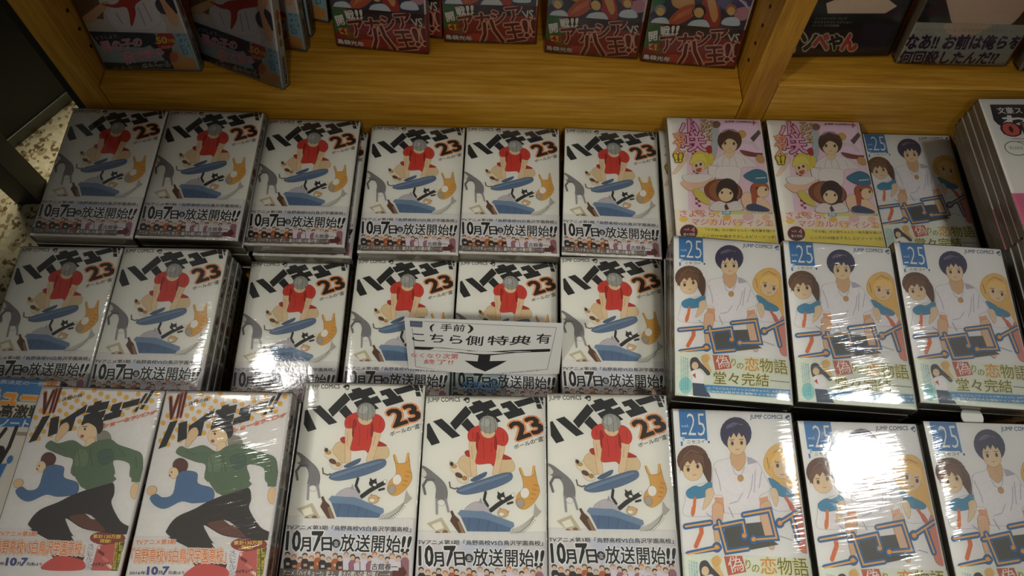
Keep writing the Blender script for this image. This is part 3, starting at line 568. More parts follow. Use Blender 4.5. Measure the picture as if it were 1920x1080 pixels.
# ---- blue and orange novel at the far left
def art_o():
    a = Art(113, 176, 110.6, 'OA'); OR = (232, 150, 56); ou = (206, 196, 160)
    a.poly([(0, 0), (113, 0), (113, 22), (0, 24)], (70, 122, 172), raw=True)
    a.text('春高代表決定の一冊', [(-350, 88), (270, 84), (270, 122), (-350, 128)], (206, 206, 190), .01); a.text('ハイキュー', [(-620, 160), (255, 165), (250, 300), (-620, 310)], OR, .06, [(ou, .085)])
    for x in (268, 335): a.poly([(x, 78), (x + 62, 76), (x + 52, 205), (x, 208)], OR); a.poly([(x - 4, 222), (x + 50, 218), (x + 44, 275), (x - 8, 280)], OR)
    a.text('最高激戦', [(-180, 300), (335, 290), (340, 395), (-180, 415)], (48, 46, 42), .03, [((190, 180, 150), .06)])
    a.poly([(-400, 425), (330, 392), (310, 470), (-400, 500)], (66, 116, 170)); a.text('攻略ノート', [(-200, 415), (250, 410), (245, 480), (-200, 490)], (222, 222, 214), .03)
    a.line([(60, 500), (10, 620), (30, 720)], 34, (44, 38, 34)); a.line([(150, 480), (145, 640), (110, 780)], 34, (44, 38, 34)); a.ell(75, 690, 48, 56, (44, 38, 34)); a.poly([(-40, 780), (110, 770), (130, 840), (20, 1150), (-120, 1100)], (52, 44, 38), True); a.poly([(40, 840), (110, 830), (90, 1100), (20, 1120)], OR, True)
    a.ell(190, 740, 26, 34, (66, 116, 170)); a.poly([(120, 780), (180, 770), (150, 960), (120, 980)], (66, 116, 170)); a.rect(170, 515, 275, 545, (156, 140, 122))
    for k in range(5): a.line([(60, 880 + k * 50), (130, 870 + k * 50)], 12, (190, 190, 186), False)
    s = Art(15, 176, 15)
    s.rect(0, 0, 15, 14, (70, 122, 172)); s.poly([(0, 6), (15, 2), (15, 60), (0, 60)], OR); s.vtext('ハイキュー', (3, 20, 12, 58), WH, .03)
    return a, None, s

# ---- four-panel comic, number 01 (far right)
def art_w():
    a = Art(128, 182, 125.6); hm = 'x'
    a.hom = None
    a.poly([(11, 8), (118, 8), (120, 12), (120, 40), (117, 44), (30, 44), (20, 42), (12, 36), (9, 30)], (40, 36, 34)); a.text('文豪ストレイドッグス', (17, 12, 114, 21), WH, .02); a.text('わん!', (20, 24, 84, 37), WH, .05)
    a.text('01', (17, 35, 45, 51), (206, 92, 84), .05, [((40, 36, 34), .07)]); a.line([(22, 56), (60, 56)], .7, DK, False); a.line([(18, 60), (80, 59)], .7, DK, False); a.ell(23, 69, 13, 10, (120, 130, 116)); a.ell(23, 69, 11.8, 8.8, WH); a.text('WAN!', (15, 66, 31, 71), (120, 130, 116), 0)
    a.poly([(40, 80), (60, 72), (90, 78), (96, 100), (70, 116), (46, 104)], (52, 40, 36), True); a.ell(70, 104, 20, 18, SKIN); a.poly([(24, 104), (44, 112), (70, 116), (40, 120)], (206, 180, 72), True); a.poly([(24, 116), (60, 118), (60, 132), (30, 130)], (96, 98, 84))
    b = Art(128, 182, 125.6, None, 128)
    b.poly([(0, 128), (128, 128), (128, 182), (0, 182)], (206, 104, 136)); b.text('1巻発売!!', (14, 134, 66, 146), (236, 208, 214), .03); b.poly([(22, 152), (60, 150), (58, 158), (22, 160)], (218, 150, 90)); b.poly([(0, 166), (128, 160), (128, 182), (0, 182)], (190, 96, 104))
    s = Art(10, 182, 10); s.vtext('わん!', (2, 20, 8, 50), DK, .03)
    return a, b, s

# ---- standing comics in the bookcase
def art_s():
    a = Art(113, 176, 110.6, 'SA'); a.ink = (.55, .22); a.vmax = 127
    a.poly([(0, 0), (113, 0), (113, 176), (0, 176)], (206, 196, 188), raw=True); a.poly([(0, 0), (40, 0), (38, 70), (24, 110), (0, 108)], (120, 84, 60), raw=True)
    a.poly([(30, 0), (86, 0), (84, 60), (90, 126), (34, 126), (28, 60)], (224, 216, 216), True, True); a.ell(60, 30, 1, 1, WH)
    a.use('SA')
    a.poly([(880, 90), (960, 50), (1050, 20), (1080, 50), (990, 110), (940, 130)], (222, 176, 130), True); a.poly([(1060, 100), (1110, 60), (1180, 60), (1370, 60), (1375, 290), (1150, 260), (1060, 150)], (226, 218, 220), True)
    for L in ([(1300, 110), (1330, 250)], [(1260, 130), (1280, 260)], [(1110, 120), (1140, 210)]): a.line(L, 8, (176, 168, 184))
    a.poly([(1030, 30), (1120, 60), (1185, 30), (1390, 20), (1395, 68), (1255, 98), (1235, 170), (1190, 242), (1190, 110), (1110, 82)], (186, 44, 40), True)
    a.poly([(1185, -30), (1400, -30), (1395, 22), (1200, 22)], (70, 64, 92)); a.poly([(1380, 130), (1450, 90), (1520, 170), (1530, 250), (1440, 240), (1390, 200)], (52, 48, 64), True); a.poly([(1395, 20), (1450, -10), (1470, 40), (1440, 120), (1500, 260), (1490, 330), (1450, 300), (1415, 150)], (224, 172, 132), True)
    b = Art(113, 176, 110.6, 'SA', 125.5)
    b.hom = None; b.poly([(0, 125.5), (113, 125.5), (113, 176), (0, 176)], (160, 176, 178)); b.use('SA')
    b.poly([(910, 180), (1095, 190), (1140, 240), (1240, 300), (1330, 340), (1340, 400), (1240, 410), (960, 300)], (44, 46, 62)); b.poly([(960, 420), (1120, 480), (1420, 560), (1400, 620), (970, 470)], (60, 62, 56)); b.poly([(1260, 370), (1420, 470), (1400, 640), (1330, 480)], (60, 40, 38))
    b.text('どうしよう…', [(945, 230), (1115, 270), (1115, 296), (950, 256)], (206, 206, 214), .0)
    po = [((60, 36, 52), .07), ((236, 208, 214), .045)]
    b.text('男の子の', [(965, 280), (1235, 335), (1232, 396), (985, 368)], (212, 140, 150), .02, po); b.text('隣で寝る', [(1082, 392), (1358, 448), (1360, 502), (1110, 485)], (212, 140, 150), .02, po); b.text('なんて…っ', [(1208, 512), (1378, 540), (1374, 572), (1208, 548)], (214, 214, 220), .01)
    b.ell(1392, 402, 66, 70, (180, 52, 40)); b.text('50', [(1330, 365), (1400, 385), (1398, 432), (1330, 412)], (226, 200, 70), .04); b.text('万部', [(1402, 402), (1450, 415), (1450, 442), (1402, 430)], (226, 200, 70), .02); b.text('突破!!', [(1350, 436), (1430, 455), (1430, 475), (1350, 456)], (236, 170, 150), .01)
    b.poly([(1440, 365), (1555, 375), (1600, 640), (1500, 540)], (152, 188, 202))
    for i, ch in enumerate('ミウラ'): b.text(ch, [(1505 + i * 8, 388 + i * 48), (1545 + i * 8, 394 + i * 48), (1548 + i * 8, 428 + i * 48), (1508 + i * 8, 422 + i * 48)], (52, 84, 110), .01)
    for i, ch in enumerate('タダヒロ'): b.text(ch, [(1462 + i * 7, 380 + i * 44), (1495 + i * 7, 386 + i * 44), (1498 + i * 7, 418 + i * 44), (1465 + i * 7, 412 + i * 44)], (52, 84, 110), .01)
    b.poly([(1395, 520), (1440, 500), (1480, 560), (1560, 600), (1575, 660), (1420, 630)], (206, 150, 84), True); b.ell(1420, 540, 30, 36, (190, 106, 72)); b.text('大人気!! 新刊登場', [(1010, 470), (1390, 575), (1386, 600), (1008, 492)], (180, 176, 160), 0)
    s = Art(15, 176, 15)
    s.rect(0, 0, 15, 176, (212, 208, 204)); s.ell(7.5, 84, 5, 7, (190, 130, 60)); s.ell(7.5, 100, 4, 9, (172, 96, 60)); s.ell(7.5, 118, 4, 5, (130, 160, 90)); s.rect(0, 131, 15, 176, (190, 200, 200)); s.rect(5, 136, 12, 172, (70, 66, 60)); s.vtext('ミウラタダヒロ', (6, 137, 11, 171), WH, 0)
    return a, b, s

def art_g():
    a = Art(113, 176, 110.6, 'GA'); a.ink = (.55, .22); a.vmax = 125.5
    a.poly([(0, 0), (113, 0), (113, 176), (0, 176)], (64, 60, 78), raw=True)
    a.use('GA')
    for P, c in (([(960, 0), (1080, -20), (1090, 60), (1000, 120), (970, 160)], (104, 120, 112)), ([(1190, -40), (1340, -40), (1380, 40), (1330, 90), (1200, 60)], (206, 156, 96)), ([(1150, 190), (1250, 80), (1380, 40), (1400, 110), (1300, 190), (1200, 220)], (190, 92, 62)), ([(1440, 20), (1560, -30), (1600, 120), (1580, 240), (1480, 220)], (172, 60, 56)), ([(1560, 0), (1720, -40), (1740, 60), (1640, 90)], (98, 98, 140)), ([(1700, -40), (1880, -60), (1860, 90), (1740, 170)], (84, 70, 108)), ([(1720, 90), (1860, 60), (1840, 160), (1740, 180)], (196, 140, 156)), ([(1480, -30), (1540, -30), (1580, 140), (1530, 190)], (214, 160, 104)), ([(1000, -80), (1130, -80), (1120, 30), (1020, 40)], (70, 120, 90))):
        a.poly(P, c, True)
    for x, y, s_, hc in ((1085, 90, 50, (150, 148, 146)), (1415, 95, 60, (44, 38, 36)), (1690, 85, 50, (178, 110, 66))):
        a.poly([(x - s_ * 1.6, y + s_ * 2.6), (x - s_, y + s_ * 1.5), (x + s_, y + s_ * 1.4), (x + s_ * 1.4, y + s_ * 2.8)], (206, 214, 220), True); a.ell(x, y, s_, s_ * .95, hc); a.ell(x, y + s_ * .3, s_ * .7, s_ * .75, (222, 182, 120))
    for i in range(9): a.line([(1190 + i * 22, 190 - i * 10), (1250 + i * 16, 120 - i * 8)], 6, (222, 150, 110), False)
    for i in range(7): a.line([(1730 + i * 14, -20 + i * 6), (1800 + i * 9, 40 + i * 10)], 6, (196, 190, 214), False)
    b = Art(113, 176, 110.6, 'GA', 124)
    b.hom = None; b.poly([(0, 124), (113, 124), (113, 176), (0, 176)], (142, 40, 36)); b.poly([(18, 124), (113, 124), (113, 136), (30, 140)], (54, 34, 34)); b.poly([(0, 124), (16, 124), (22, 146), (10, 156), (0, 154)], (62, 104, 52), True)
    for u, v, rr, c in ((40, 170, 14, (186, 66, 48)), (75, 172, 12, (182, 70, 52)), (20, 160, 9, (120, 90, 40)), (95, 160, 8, (60, 28, 28)), (104, 150, 7, (120, 50, 46)), (55, 150, 9, (60, 30, 28))): b.ell(u, v, rr, rr * .5, c)
    b.use('GA'); wo = [((50, 26, 24), .06)]
    b.text('開', [(985, 282), (1060, 268), (1058, 350), (988, 362)], (232, 226, 216), .03, wo); b.text('戦', [(1085, 232), (1168, 228), (1165, 308), (1090, 315)], (232, 226, 216), .03, wo); b.text('!!', [(1188, 228), (1248, 226), (1232, 298), (1180, 302)], (232, 226, 216), .04, wo)
    lo = [((222, 164, 140), .058)]
    for ch, q in (('ア', [(1085, 325), (1215, 312), (1210, 440), (1105, 452)]), ('カ', [(1235, 300), (1375, 296), (1365, 432), (1240, 440)]), ('シ', [(1375, 285), (1515, 268), (1505, 395), (1390, 400)]), ('ア', [(1520, 265), (1665, 255), (1650, 380), (1540, 385)]), ('八', [(1240, 395), (1450, 345), (1440, 570), (1240, 560)]), ('王', [(1470, 408), (1620, 402), (1640, 550), (1470, 565)]), ('!!', [(1648, 382), (1765, 378), (1735, 520), (1640, 528)])):
        b.text(ch, q, (96, 26, 22), .03, lo)
    b.text('VS', [(1660, 296), (1768, 292), (1745, 368), (1672, 362)], (214, 200, 186), .02, wo); b.poly([(985, 378), (1076, 386), (1070, 438), (990, 430)], (226, 160, 60)); b.text('41', [(995, 384), (1070, 390), (1064, 432), (998, 426)], (150, 40, 30), .05)
    b.text('島袋光年', [(946, 470), (1170, 498), (1166, 538), (940, 510)], (232, 226, 216), .03, wo)
    s = Art(15, 176, 15); s.rect(0, 0, 15, 176, (206, 200, 190)); s.vtext('開戦', (4, 30, 11, 50), DK, .03)
    return a, b, s

def art_d():
    a = Art(128, 182, 125.6, 'DA'); a.ink = (.55, .22); a.vmax = 129.5
    a.poly([(0, 0), (128, 0), (128, 182), (0, 182)], (30, 28, 26), raw=True)
    a.poly([(1330, -60), (1500, -120), (1800, -120), (1940, -60), (1930, 60), (1790, 215), (1600, 250), (1400, 230), (1345, 110)], (226, 198, 174), True)
    b = Art(128, 182, 125.6, 'DA', 128)
    b.hom = None; b.poly([(0, 128), (128, 128), (128, 182), (0, 182)], (176, 174, 160)); b.poly([(34, 128), (84, 128), (70, 142), (44, 142)], (214, 188, 160), True); b.use('DA')
    b.text('デッドデッドデーモンズデデデデデストラクション', [(1095, 228), (1900, 238), (1890, 262), (1085, 252)], (150, 120, 116), .0)
    PU = (60, 34, 70)
    b.text('なあ!! お前は俺らを', [(1050, 272), (1905, 285), (1855, 385), (1012, 385)], PU, .045); b.text('何回殺したんだ!?', [(995, 398), (1735, 405), (1680, 495), (960, 492)], PU, .045)
    s = Art(18, 182, 18); s.rect(0, 0, 18, 182, (120, 116, 104))
    return a, b, s

def art_e():
    a = Art(128, 182, 125.6, 'D1')
    a.poly([(0, 0), (128, 0), (128, 182), (0, 182)], (30, 28, 26), raw=True); a.poly([(0, 147), (84, 147), (84, 181), (0, 181)], (52, 34, 28), raw=True); a.poly([(84, 140), (122, 143), (118, 175), (84, 178)], (52, 38, 52), raw=True)
    a.poly([(630, -90), (900, -200), (1700, -200), (1900, -40), (1690, 90), (660, 92)], (226, 198, 174)); 
    a.text('デッドデッドデーモンズ', [(440, 165), (1008, 160), (1005, 205), (430, 208)], (176, 166, 140), .0); a.text('デデデデデストラクション', [(420, 232), (1100, 228), (1095, 272), (410, 276)], (176, 166, 140), .0); a.text('ペーパー付き特装版', [(390, 292), (870, 290), (862, 334), (386, 336)], (176, 166, 140), .0)
    wo = [((196, 180, 150), .075)]
    for ch, q, c in (('イ', (-80, 450, 130, 760), (70, 46, 36)), ('ソ', [(180, 450), (480, 490), (400, 750), (190, 750)], (70, 52, 40)), ('べ', [(430, 470), (690, 480), (660, 740), (390, 740)], (176, 84, 74)), ('や', [(700, 480), (950, 480), (880, 740), (680, 745)], (60, 44, 36)), ('ん', [(960, 440), (1190, 510), (1170, 760), (900, 745)], (196, 70, 56))): a.text(ch, q, c, .06, wo)
    s = Art(18, 182, 18); s.rect(0, 0, 18, 182, (30, 28, 26))
    return a, None, s

# ------------------------------------------------------------------ book construction
DES = {}
def design(key, fn, w, h, t, cover_col, band, band_col, wrap=True):
    a, b, s = fn()
    W, H, T = w / 1000, h / 1000, t / 1000 - .0009
    r = min(.0026, T * .3); ct = .0008
    def profile(off, rr):     # U section of a cover: fore-edge left, rounded spine right
        x0, x1, z0, z1 = -W / 2, W / 2 + off, -off, T + off
        P = [(x0, z0), (x1 - rr, z0)]
        for k in range(1, 5): q = -math.pi / 2 + k * math.pi / 8; P.append((x1 - rr + rr * math.cos(q), z0 + rr + rr * math.sin(q)))
        for k in range(0, 5): q = k * math.pi / 8; P.append((x1 - rr + rr * math.cos(q), z1 - rr + rr * math.sin(q)))
        P.append((x0, z1)); return P
    def sweep(name, outer, inner, y0, y1, mat):
        bm = bmesh.new(); n = len(outer)
        rows = [[bm.verts.new((x, y, z)) for x, z in pr] for y in (y0, y1) for pr in (outer, inner)]
        o0, i0, o1, i1 = rows
        for k in range(n - 1):
            bm.faces.new((o0[k], o0[k + 1], o1[k + 1], o1[k])); bm.faces.new((i0[k + 1], i0[k], i1[k], i1[k + 1]))
            bm.faces.new((o0[k + 1], o0[k], i0[k], i0[k + 1])); bm.faces.new((o1[k], o1[k + 1], i1[k + 1], i1[k]))
        for k in (0, n - 1): bm.faces.new((o0[k], o1[k], i1[k], i0[k]))
        bmesh.ops.recalc_face_normals(bm, faces=bm.faces)
        me = bpy.data.meshes.new(name); bm.to_mesh(me); bm.free(); me.materials.append(mat)
        return me
    d = dict(W=W, H=H, T=T)
    cm = paper('cover_stock_' + fn.__name__[4:], cover_col)
    d['cover'] = sweep('cover', profile(0, r), profile(-ct, r - ct), -H / 2, H / 2, cm)
    bm = bmesh.new(); add_box(bm, -W / 2 + .0006, W / 2 - ct - .0002, -H / 2 + .0012, H / 2 - .0012, ct * .9, T - ct * .9)
    me = bpy.data.meshes.new('page_block'); bm.to_mesh(me); bm.free(); me.materials.append(M['pages']); d['page_block'] = me
    bo = .00022 if b else 0
    d['cover_art'] = a.mesh('cover_art', lambda u, v, z: (-W / 2 + u / 1000, H / 2 - v / 1000, T + z / 1000))
    if b:
        bm_ = paper('band_stock_' + fn.__name__[4:], band_col)
        y1 = H / 2 - b.vmin / 1000
        d['belly_band'] = sweep('belly_band', profile(bo + .0001, r), profile(.00003, r - .0001), -H / 2 + .0003, y1, bm_)
        d['band_art'] = b.mesh('band_art', lambda u, v, z: (-W / 2 + u / 1000, H / 2 - v / 1000, T + bo + .00012 + z / 1000))
    sw = t / s.w
    d['spine_art'] = s.mesh('spine_art', lambda u, v, z: (W / 2 + bo + .00013 + z / 1000, H / 2 - v / 1000, T - r * .6 - (u / s.w) * (T - 1.2 * r)))
    if wrap:
        bm = bmesh.new(); o = .00045
        xa, xb, za, zb = -W / 2 - o, W / 2 + o + bo, -o * .6, T + o + bo + .0011
        def dome(p, e): return (1 - p / e) ** 2 if p < e else 0
        sec = [(xa, za)]
        for k in range(5): q = k * math.pi / 8; sec.append((xa + .0014 * (1 - math.cos(q)), zb - .0008 - .0014 + .0014 * math.sin(q)))
        for k in range(1, 24):
            x = xa + .0014 + (xb - xa - .0028) * k / 24
            sec.append((x, zb - .0008 * dome(x - xa - .0014, .020) - .0008 * dome(xb - .0014 - x, .024)))
        for k in range(4, -1, -1): q = k * math.pi / 8; sec.append((xb - .0014 * (1 - math.cos(q)), zb - .0008 - .0014 + .0014 * math.sin(q)))
        sec.append((xb, za))
        ya, yb = -H / 2 - o * 2, H / 2 + o * 2; rows_ = []
        ys_ = [(0, .0026), (.0004, .0012), (.0014, .0005), (.005, .00025), (.012, .0)]
        for dy, dr in ys_ + [(.03, 0), (.06, 0), ((yb - ya) / 2, 0)]: rows_.append((ya + dy, dr))
        rows_ += [(ya + yb - y, dr) for y, dr in rows_[-2::-1]]
        VV = [[bm.verts.new((x, y, max(za, z - dr * min(1, (z - za) / (zb - za))))) for x, z in sec] for y, dr in rows_]
        for j in range(len(rows_) - 1):
            for k in range(len(sec) - 1): bm.faces.new((VV[j][k], VV[j][k + 1], VV[j + 1][k + 1], VV[j + 1][k]))
        for f in bm.faces: f.smooth = True
        bm.faces.new(VV[0]); bm.faces.new(VV[-1])
        bmesh.ops.recalc_face_normals(bm, faces=bm.faces)
        me = bpy.data.meshes.new('plastic_wrap'); bm.to_mesh(me); bm.free(); me.materials.append(M['film']); d['plastic_wrap'] = me
    DES[key] = d

def book(key, loc, yaw=0, tilt=None, label='', group=None, detail=True, name='comic_book', rot=None, creased=False):
    d = DES[key]
    root = bpy.data.objects.new(name, None); root.empty_display_size = .03; C.objects.link(root)
    root.location = (loc[0], loc[1], loc[2] + ZF)
    if rot is not None: root.rotation_euler = rot
    else: root.rotation_euler = (tilt or 0, 0, yaw)
    tag(root, label, 'book', group)
    for k in ('cover', 'page_block'): link(k, d[k], root)
    link('spine_art', d['spine_art'], root)
    if 'belly_band' in d:
        bb = link('belly_band', d['belly_band'], root)
        if detail: link('band_lettering', d['band_art'], bb)
    if detail: link('cover_art', d['cover_art'], root)
    if 'plastic_wrap' in d:
        wr = link('plastic_wrap', d['plastic_wrap'], root)
        if creased: wr.material_slots[0].link = 'OBJECT'; wr.material_slots[0].material = M['creased']
    return root

design('h', art_h, 113, 176, 15.5, (228, 226, 216), True, (206, 202, 200))
design('n', art_n, 113, 176, 16.5, (228, 226, 222), True, (218, 222, 206))
design('k', art_k, 113, 176, 16.5, (230, 226, 216), True, (226, 216, 196))
design('v', art_v, 113, 176, 15.5, (214, 210, 206), True, (210, 206, 202))
design('o', art_o, 113, 176, 15.5, (214, 208, 196), False, None)
design('w', art_w, 128, 182, 10.5, (232, 228, 220), True, (206, 104, 136))
design('s', art_s, 113, 176, 14, (214, 208, 202), True, (160, 176, 178))
design('g', art_g, 113, 176, 14, (206, 198, 188), True, (142, 40, 36))
design('d', art_d, 128, 182, 18, (190, 186, 172), True, (176, 174, 160))
design('e', art_e, 128, 182, 16, (34, 32, 30), False, None)

# ------------------------------------------------------------------ setting and furniture
ZT = -.813                     # table top
fl = box('floor', (-4, 3, -2.2, 3.2, -.05, 0), M['floor'], None, 'structure', 0)

wallm = plain('painted_wall', (206, 200, 186), .8)
box('wall_back', (-4, 3, 3.2, 3.25, 0, 2.75), wallm, None, 'structure', 0); box('wall_left', (-4.05, -4, -2.2, 3.25, 0, 2.75), wallm, None, 'structure', 0)
TH, PH = 0.007529180933712861, 0.016530449473844536   # bookcase: slight turn and lean
LM = Matrix.Rotation(TH, 4, 'Z') @ Matrix.Rotation(-PH, 4, 'X')
LM.translation = Vector((0, 0, ZF))
def case_pt(T, n, v): return (LM @ Vector((T, n, v)))
FW = .606                      # front plane of the bookcase
VF = -1.43
case = bpy.data.objects.new('bookcase', None); C.objects.link(case); case.matrix_world = LM
tag(case, 'orange-brown wooden bookcase with shelf pin holes behind the book table', 'bookcase')
XR = .98
def cpart(name, b, m, bev=.0012): return box(name, b, m, case, None, bev)
cpart('side_panel', (-.523, -.4905, FW - .001, FW + .27, VF, .55), M['wood_z'])
cpart('gap_shade_strip', (-.537, -.5235, FW + .004, FW + .27, VF, .55), M['gap_shade'])['label'] = 'near-black strip added for the shaded gap left of the side panel'  # added strip: shade of the gap beside the case, put into a black colour
cpart('divider_panel', (.2725, .3045, FW - .001, FW + .27, VF, .55), M['wood_z'])
cpart('side_panel', (XR, XR + .03, FW - .001, FW + .27, VF, .55), M['wood_z'])
for x0, x1, v in ((-.4895, .2715, -.701), (.3055, XR - .001, -.6735)):
    cpart('shelf_board', (x0, x1, FW + .0048, FW + .255, v - .022, v), M['wood_x'], .0003)
    cpart('plinth_board', (x0, x1, FW + .0005, FW + .0046, VF, v), M['wood_x'], .0004)
    cpart('back_panel', (x0, x1, FW + .256, FW + .268, v, .55), M['wood_x'], .0005)
    cpart('upper_shelf', (x0, x1, FW + .01, FW + .255, v + .34, v + .362), M['wood_x'])
for T, side in ((-.4903, 1), (.2723, -1)):
    for k in range(9):
        bm = bmesh.new(); g = bmesh.ops.create_cone(bm, cap_ends=True, segments=10, radius1=.0022, radius2=.0022, depth=.001)['verts']
        bmesh.ops.rotate(bm, verts=g, cent=(0, 0, 0), matrix=Matrix.Rotation(math.pi / 2, 3, 'Y')); bmesh.ops.translate(bm, verts=g, vec=(T + .0003 * side, FW + .030, -.665 + k * .0265))
        bm_obj('pin_hole', bm, M['hole'], case)

tab = bpy.data.objects.new('display_table', None); C.objects.link(tab); tab.location = (.05, .2, 0); tab['label'] = 'wooden display table carrying the rows of stacked comics'; tab['category'] = 'table'
def tpart(name, b, m): 
    o = box(name, b, m, tab, None, .002); o.location = (-.05, -.2, 0); return o
ztop = ZT + ZF
tpart('table_top', (-.535, .98, .015, .577, ztop - .03, ztop - .0002), M['wood_x'])
tpart('front_apron', (-.52, .965, .03, .045, ztop - .34, ztop - .031), M['wood_x'])
tpart('side_apron', (-.52, -.503,   .046, .56, ztop - .34, ztop - .031), M['wood_x']); tpart('side_apron', (.948, .965,   .046, .56, ztop - .34, ztop - .031), M['wood_x'])
for x in (-.50, .905):
    for y in (.05, .505): tpart('leg', (x, x + .04, y, y + .04, .0002, ztop - .031), M['wood_z'])

# dark cabinet standing at an angle beyond the left end, and a black post
p0 = Vector((-1.157, 1.018, 0)); p1 = Vector((-1.059, 1.164, 0)); d = (p1 - p0).normalized(); nrm = Vector((d.y, -d.x, 0))
cb = bpy.data.objects.new('dark_cabinet', None); C.objects.link(cb)
cb.matrix_world = Matrix(((d.x, -nrm.x, 0, p0.x), (d.y, -nrm.y, 0, p0.y), (0, 0, 1, 0), (0, 0, 0, 1)))
tag(cb, 'tall dark green cabinet with a metal foot strip on the floor', 'cabinet')
box('cabinet_body', (-.75, .33, .004, .4, .03, 1.25), M['cabinet'], cb); box('foot_strip', (-.75, .33, 0, .4, 0, .0295), M['trim'], cb)
po = bpy.data.objects.new('rack_post', None); C.objects.link(po); po.location = (-1.079, .902, 0); po.rotation_euler = (0, 0, R(4))
tag(po, 'square black rack post standing on the speckled floor at left', 'post')
box('post_tube', (-.026, .026, -.030, .030, .006, .95), M['post'], po); box('foot_plate', (-.026, .026, -.030, .030, 0, .0058), M['post'], po)

# ------------------------------------------------------------------ stacks of books on the table
KD = dict(h='white comic with red-shirted figure', n='white volume 25 comic', k='pink comic', v='dotted novel', o='blue and orange novel', w='white four-panel comic')
GR = dict(h='copies of the white comic numbered 23', n='copies of the white volume 25 comic', k='copies of the pink comic', v='copies of the dotted novel', o='copies of the blue and orange novel', w='copies of the white four-panel comic')
OR_ = ['first', 'second', 'third', 'fourth', 'fifth', 'sixth', 'seventh', 'eighth', 'ninth', 'tenth', 'eleventh', 'twelfth', 'thirteenth']
def stack(key, col, row, x, y, z, yaw, tilt=0, offs=None, deep=None, jit=.0012, n=None, creased=False):
    d = DES[key]; t = d['T'] + .0009
    n = n or max(1, round((z - ZT) / t)); tt = (z - ZT) / n
    rnd = random.Random(col * 31 + len(row))
    for i in range(n):        # i books down from the top
        dx, dy, da = (0, 0, 0)
        if i: dx, dy, da = rnd.uniform(-jit, jit), rnd.uniform(-jit, jit), R(rnd.uniform(-.6, .6))
        if offs and i in offs: dx, dy, da = offs[i]
        elif offs and i > max(offs) and deep: dx, dy = dx + deep[0], dy + deep[1]
        zb = z - tt * (i + 1)
        pos = 'on top of' if i == 0 else OR_[i] + ' book down in'
        lab = f'{KD[key]} {pos} the {OR_[col]} stack from left, {row} row'
        # the top surface of the book carries the tilt
        if i == 0:
            o = book(key, (x, y, z - d['T']), yaw, tilt, lab, GR[key], True, 'comic_book' if key not in 'vo' else 'novel', None, creased)
        else:
            book(key, (x + dx, y + dy, zb), yaw + da, 0, lab, GR[key], i < 3, 'comic_book' if key not in 'vo' else 'novel')

B, MID, FR = 'back', 'middle', 'front'
stack('h', 0, B, -.4772, .4905, -.736, R(-.2))
stack('h', 1, B, -.3607, .4905, -.7344, R(0))
stack('h', 2, B, -.2468, .4944, -.7509, R(.3), 0, {1: (.0065, -.0045, R(-.5)), 2: (.004, -.002, 0)}, (.002, 0))
stack('h', 3, B, -.1185, .4880, -.7501, R(.4))
stack('h', 4, B, -.004, .4910, -.7513, R(-.1))
stack('h', 5, B, .1137, .4915, -.7513, R(-1.6))
stack('k', 6, B, .2365, .4955, -.7290, R(0), 0, {1: (-.006, -.004, R(.4)), 2: (-.003, .0, 0)})
stack('k', 7, B, .3585, .5005, -.7349, R(0))
stack('n', 8, B, .4845, .5065, -.7640, R(.2))
wx = .533 + .064
stack('w', 9, B, wx, .589 - .091, -.6850, R(2.0), 0, {1: (0.0006, 0, 0), 2: (.0, 0, R(.2)), 3: (-.001, 0, 0), 4: (.0005, .001, 0), 5: (.006, 0, 0), 6: (.012, 0, 0), 7: (.022, 0, 0)}, (.022, 0), jit=.0006)

stack('h', 0, MID, -.4918, .3095, -.7511, R(1.0))
stack('h', 1, MID, -.3681, .3031, -.7355, R(.6))
stack('h', 2, MID, -.2434, .3150, -.7822, R(1.4))
stack('h', 3, MID, -.1198, .3135, -.7663, R(.3))
stack('h', 4, MID, -.0049, .3150, -.7672, R(-.2))
stack('h', 5, MID, .1106, .3145, -.7515, R(.4))
stack('n', 6, MID, .2205, .3111, -.6977, R(-3.4))
stack('n', 7, MID, .3369, .3085, -.6963, R(-2.7), creased=True)
stack('n', 8, MID, .4551, .3112, -.6978, R(-2.7), creased=True)
stack('w', 9, MID, .531 + .064, .4035 - .091, -.6850, R(-1.5), jit=.0008)

stack('o', 0, FR, -.4905, .1390, -.7000, R(-2.0))
stack('v', 1, FR, -.3738, .1222, -.6726, R(-.7), creased=True)
stack('v', 2, FR, -.2505, .1177, -.6583, R(.5), creased=True)
stack('h', 3, FR, -.1352, .1387, -.6882, R(.4))
stack('h', 4, FR, -.0205, .1299, -.6898, R(.9))
stack('h', 5, FR, .0935, .1348, -.6896, R(.7), 0, {1: (.0035, .0025, R(-.3))})
stack('n', 6, FR, .2112, .1243, -.6969, R(-.5))
stack('n', 7, FR, .3300, .1168, -.6986, R(-.1))
stack('n', 8, FR, .4530, .1214, -.7050, R(-.3), creased=True)

# ------------------------------------------------------------------ books standing in the bookcase
def stand(key, T, n, v, yaw, tilt, label, group, name='comic_book'):
    d = DES[key]
    # lower left corner of the front cover at (T, n, v) in the bookcase frame; cover faces the viewer, leaning back
    rot = Matrix.Rotation(yaw, 3, 'Z') @ Matrix.Rotation(math.pi / 2 - tilt, 3, 'X')
    rot = LM.to_3x3() @ rot
    corner = Vector((-d['W'] / 2, -d['H'] / 2, d['T']))
    loc = case_pt(T, n, v + .0008) - rot @ corner
    lift = (rot @ Vector((0, -d['H'] / 2, 0)) - rot @ Vector((0, -d['H'] / 2, d['T']))).z
    o = book(key, (loc.x, loc.y, loc.z - ZF + max(0, -lift)), label=label, group=group, name=name, rot=rot.to_euler())
    return o
GS = 'standing copies of the comic with the red neckerchief'; GG = 'standing copies of the red-banded comic'; GD = 'standing copies of the comic with pale band'
VL, VR = -.701, -.6735
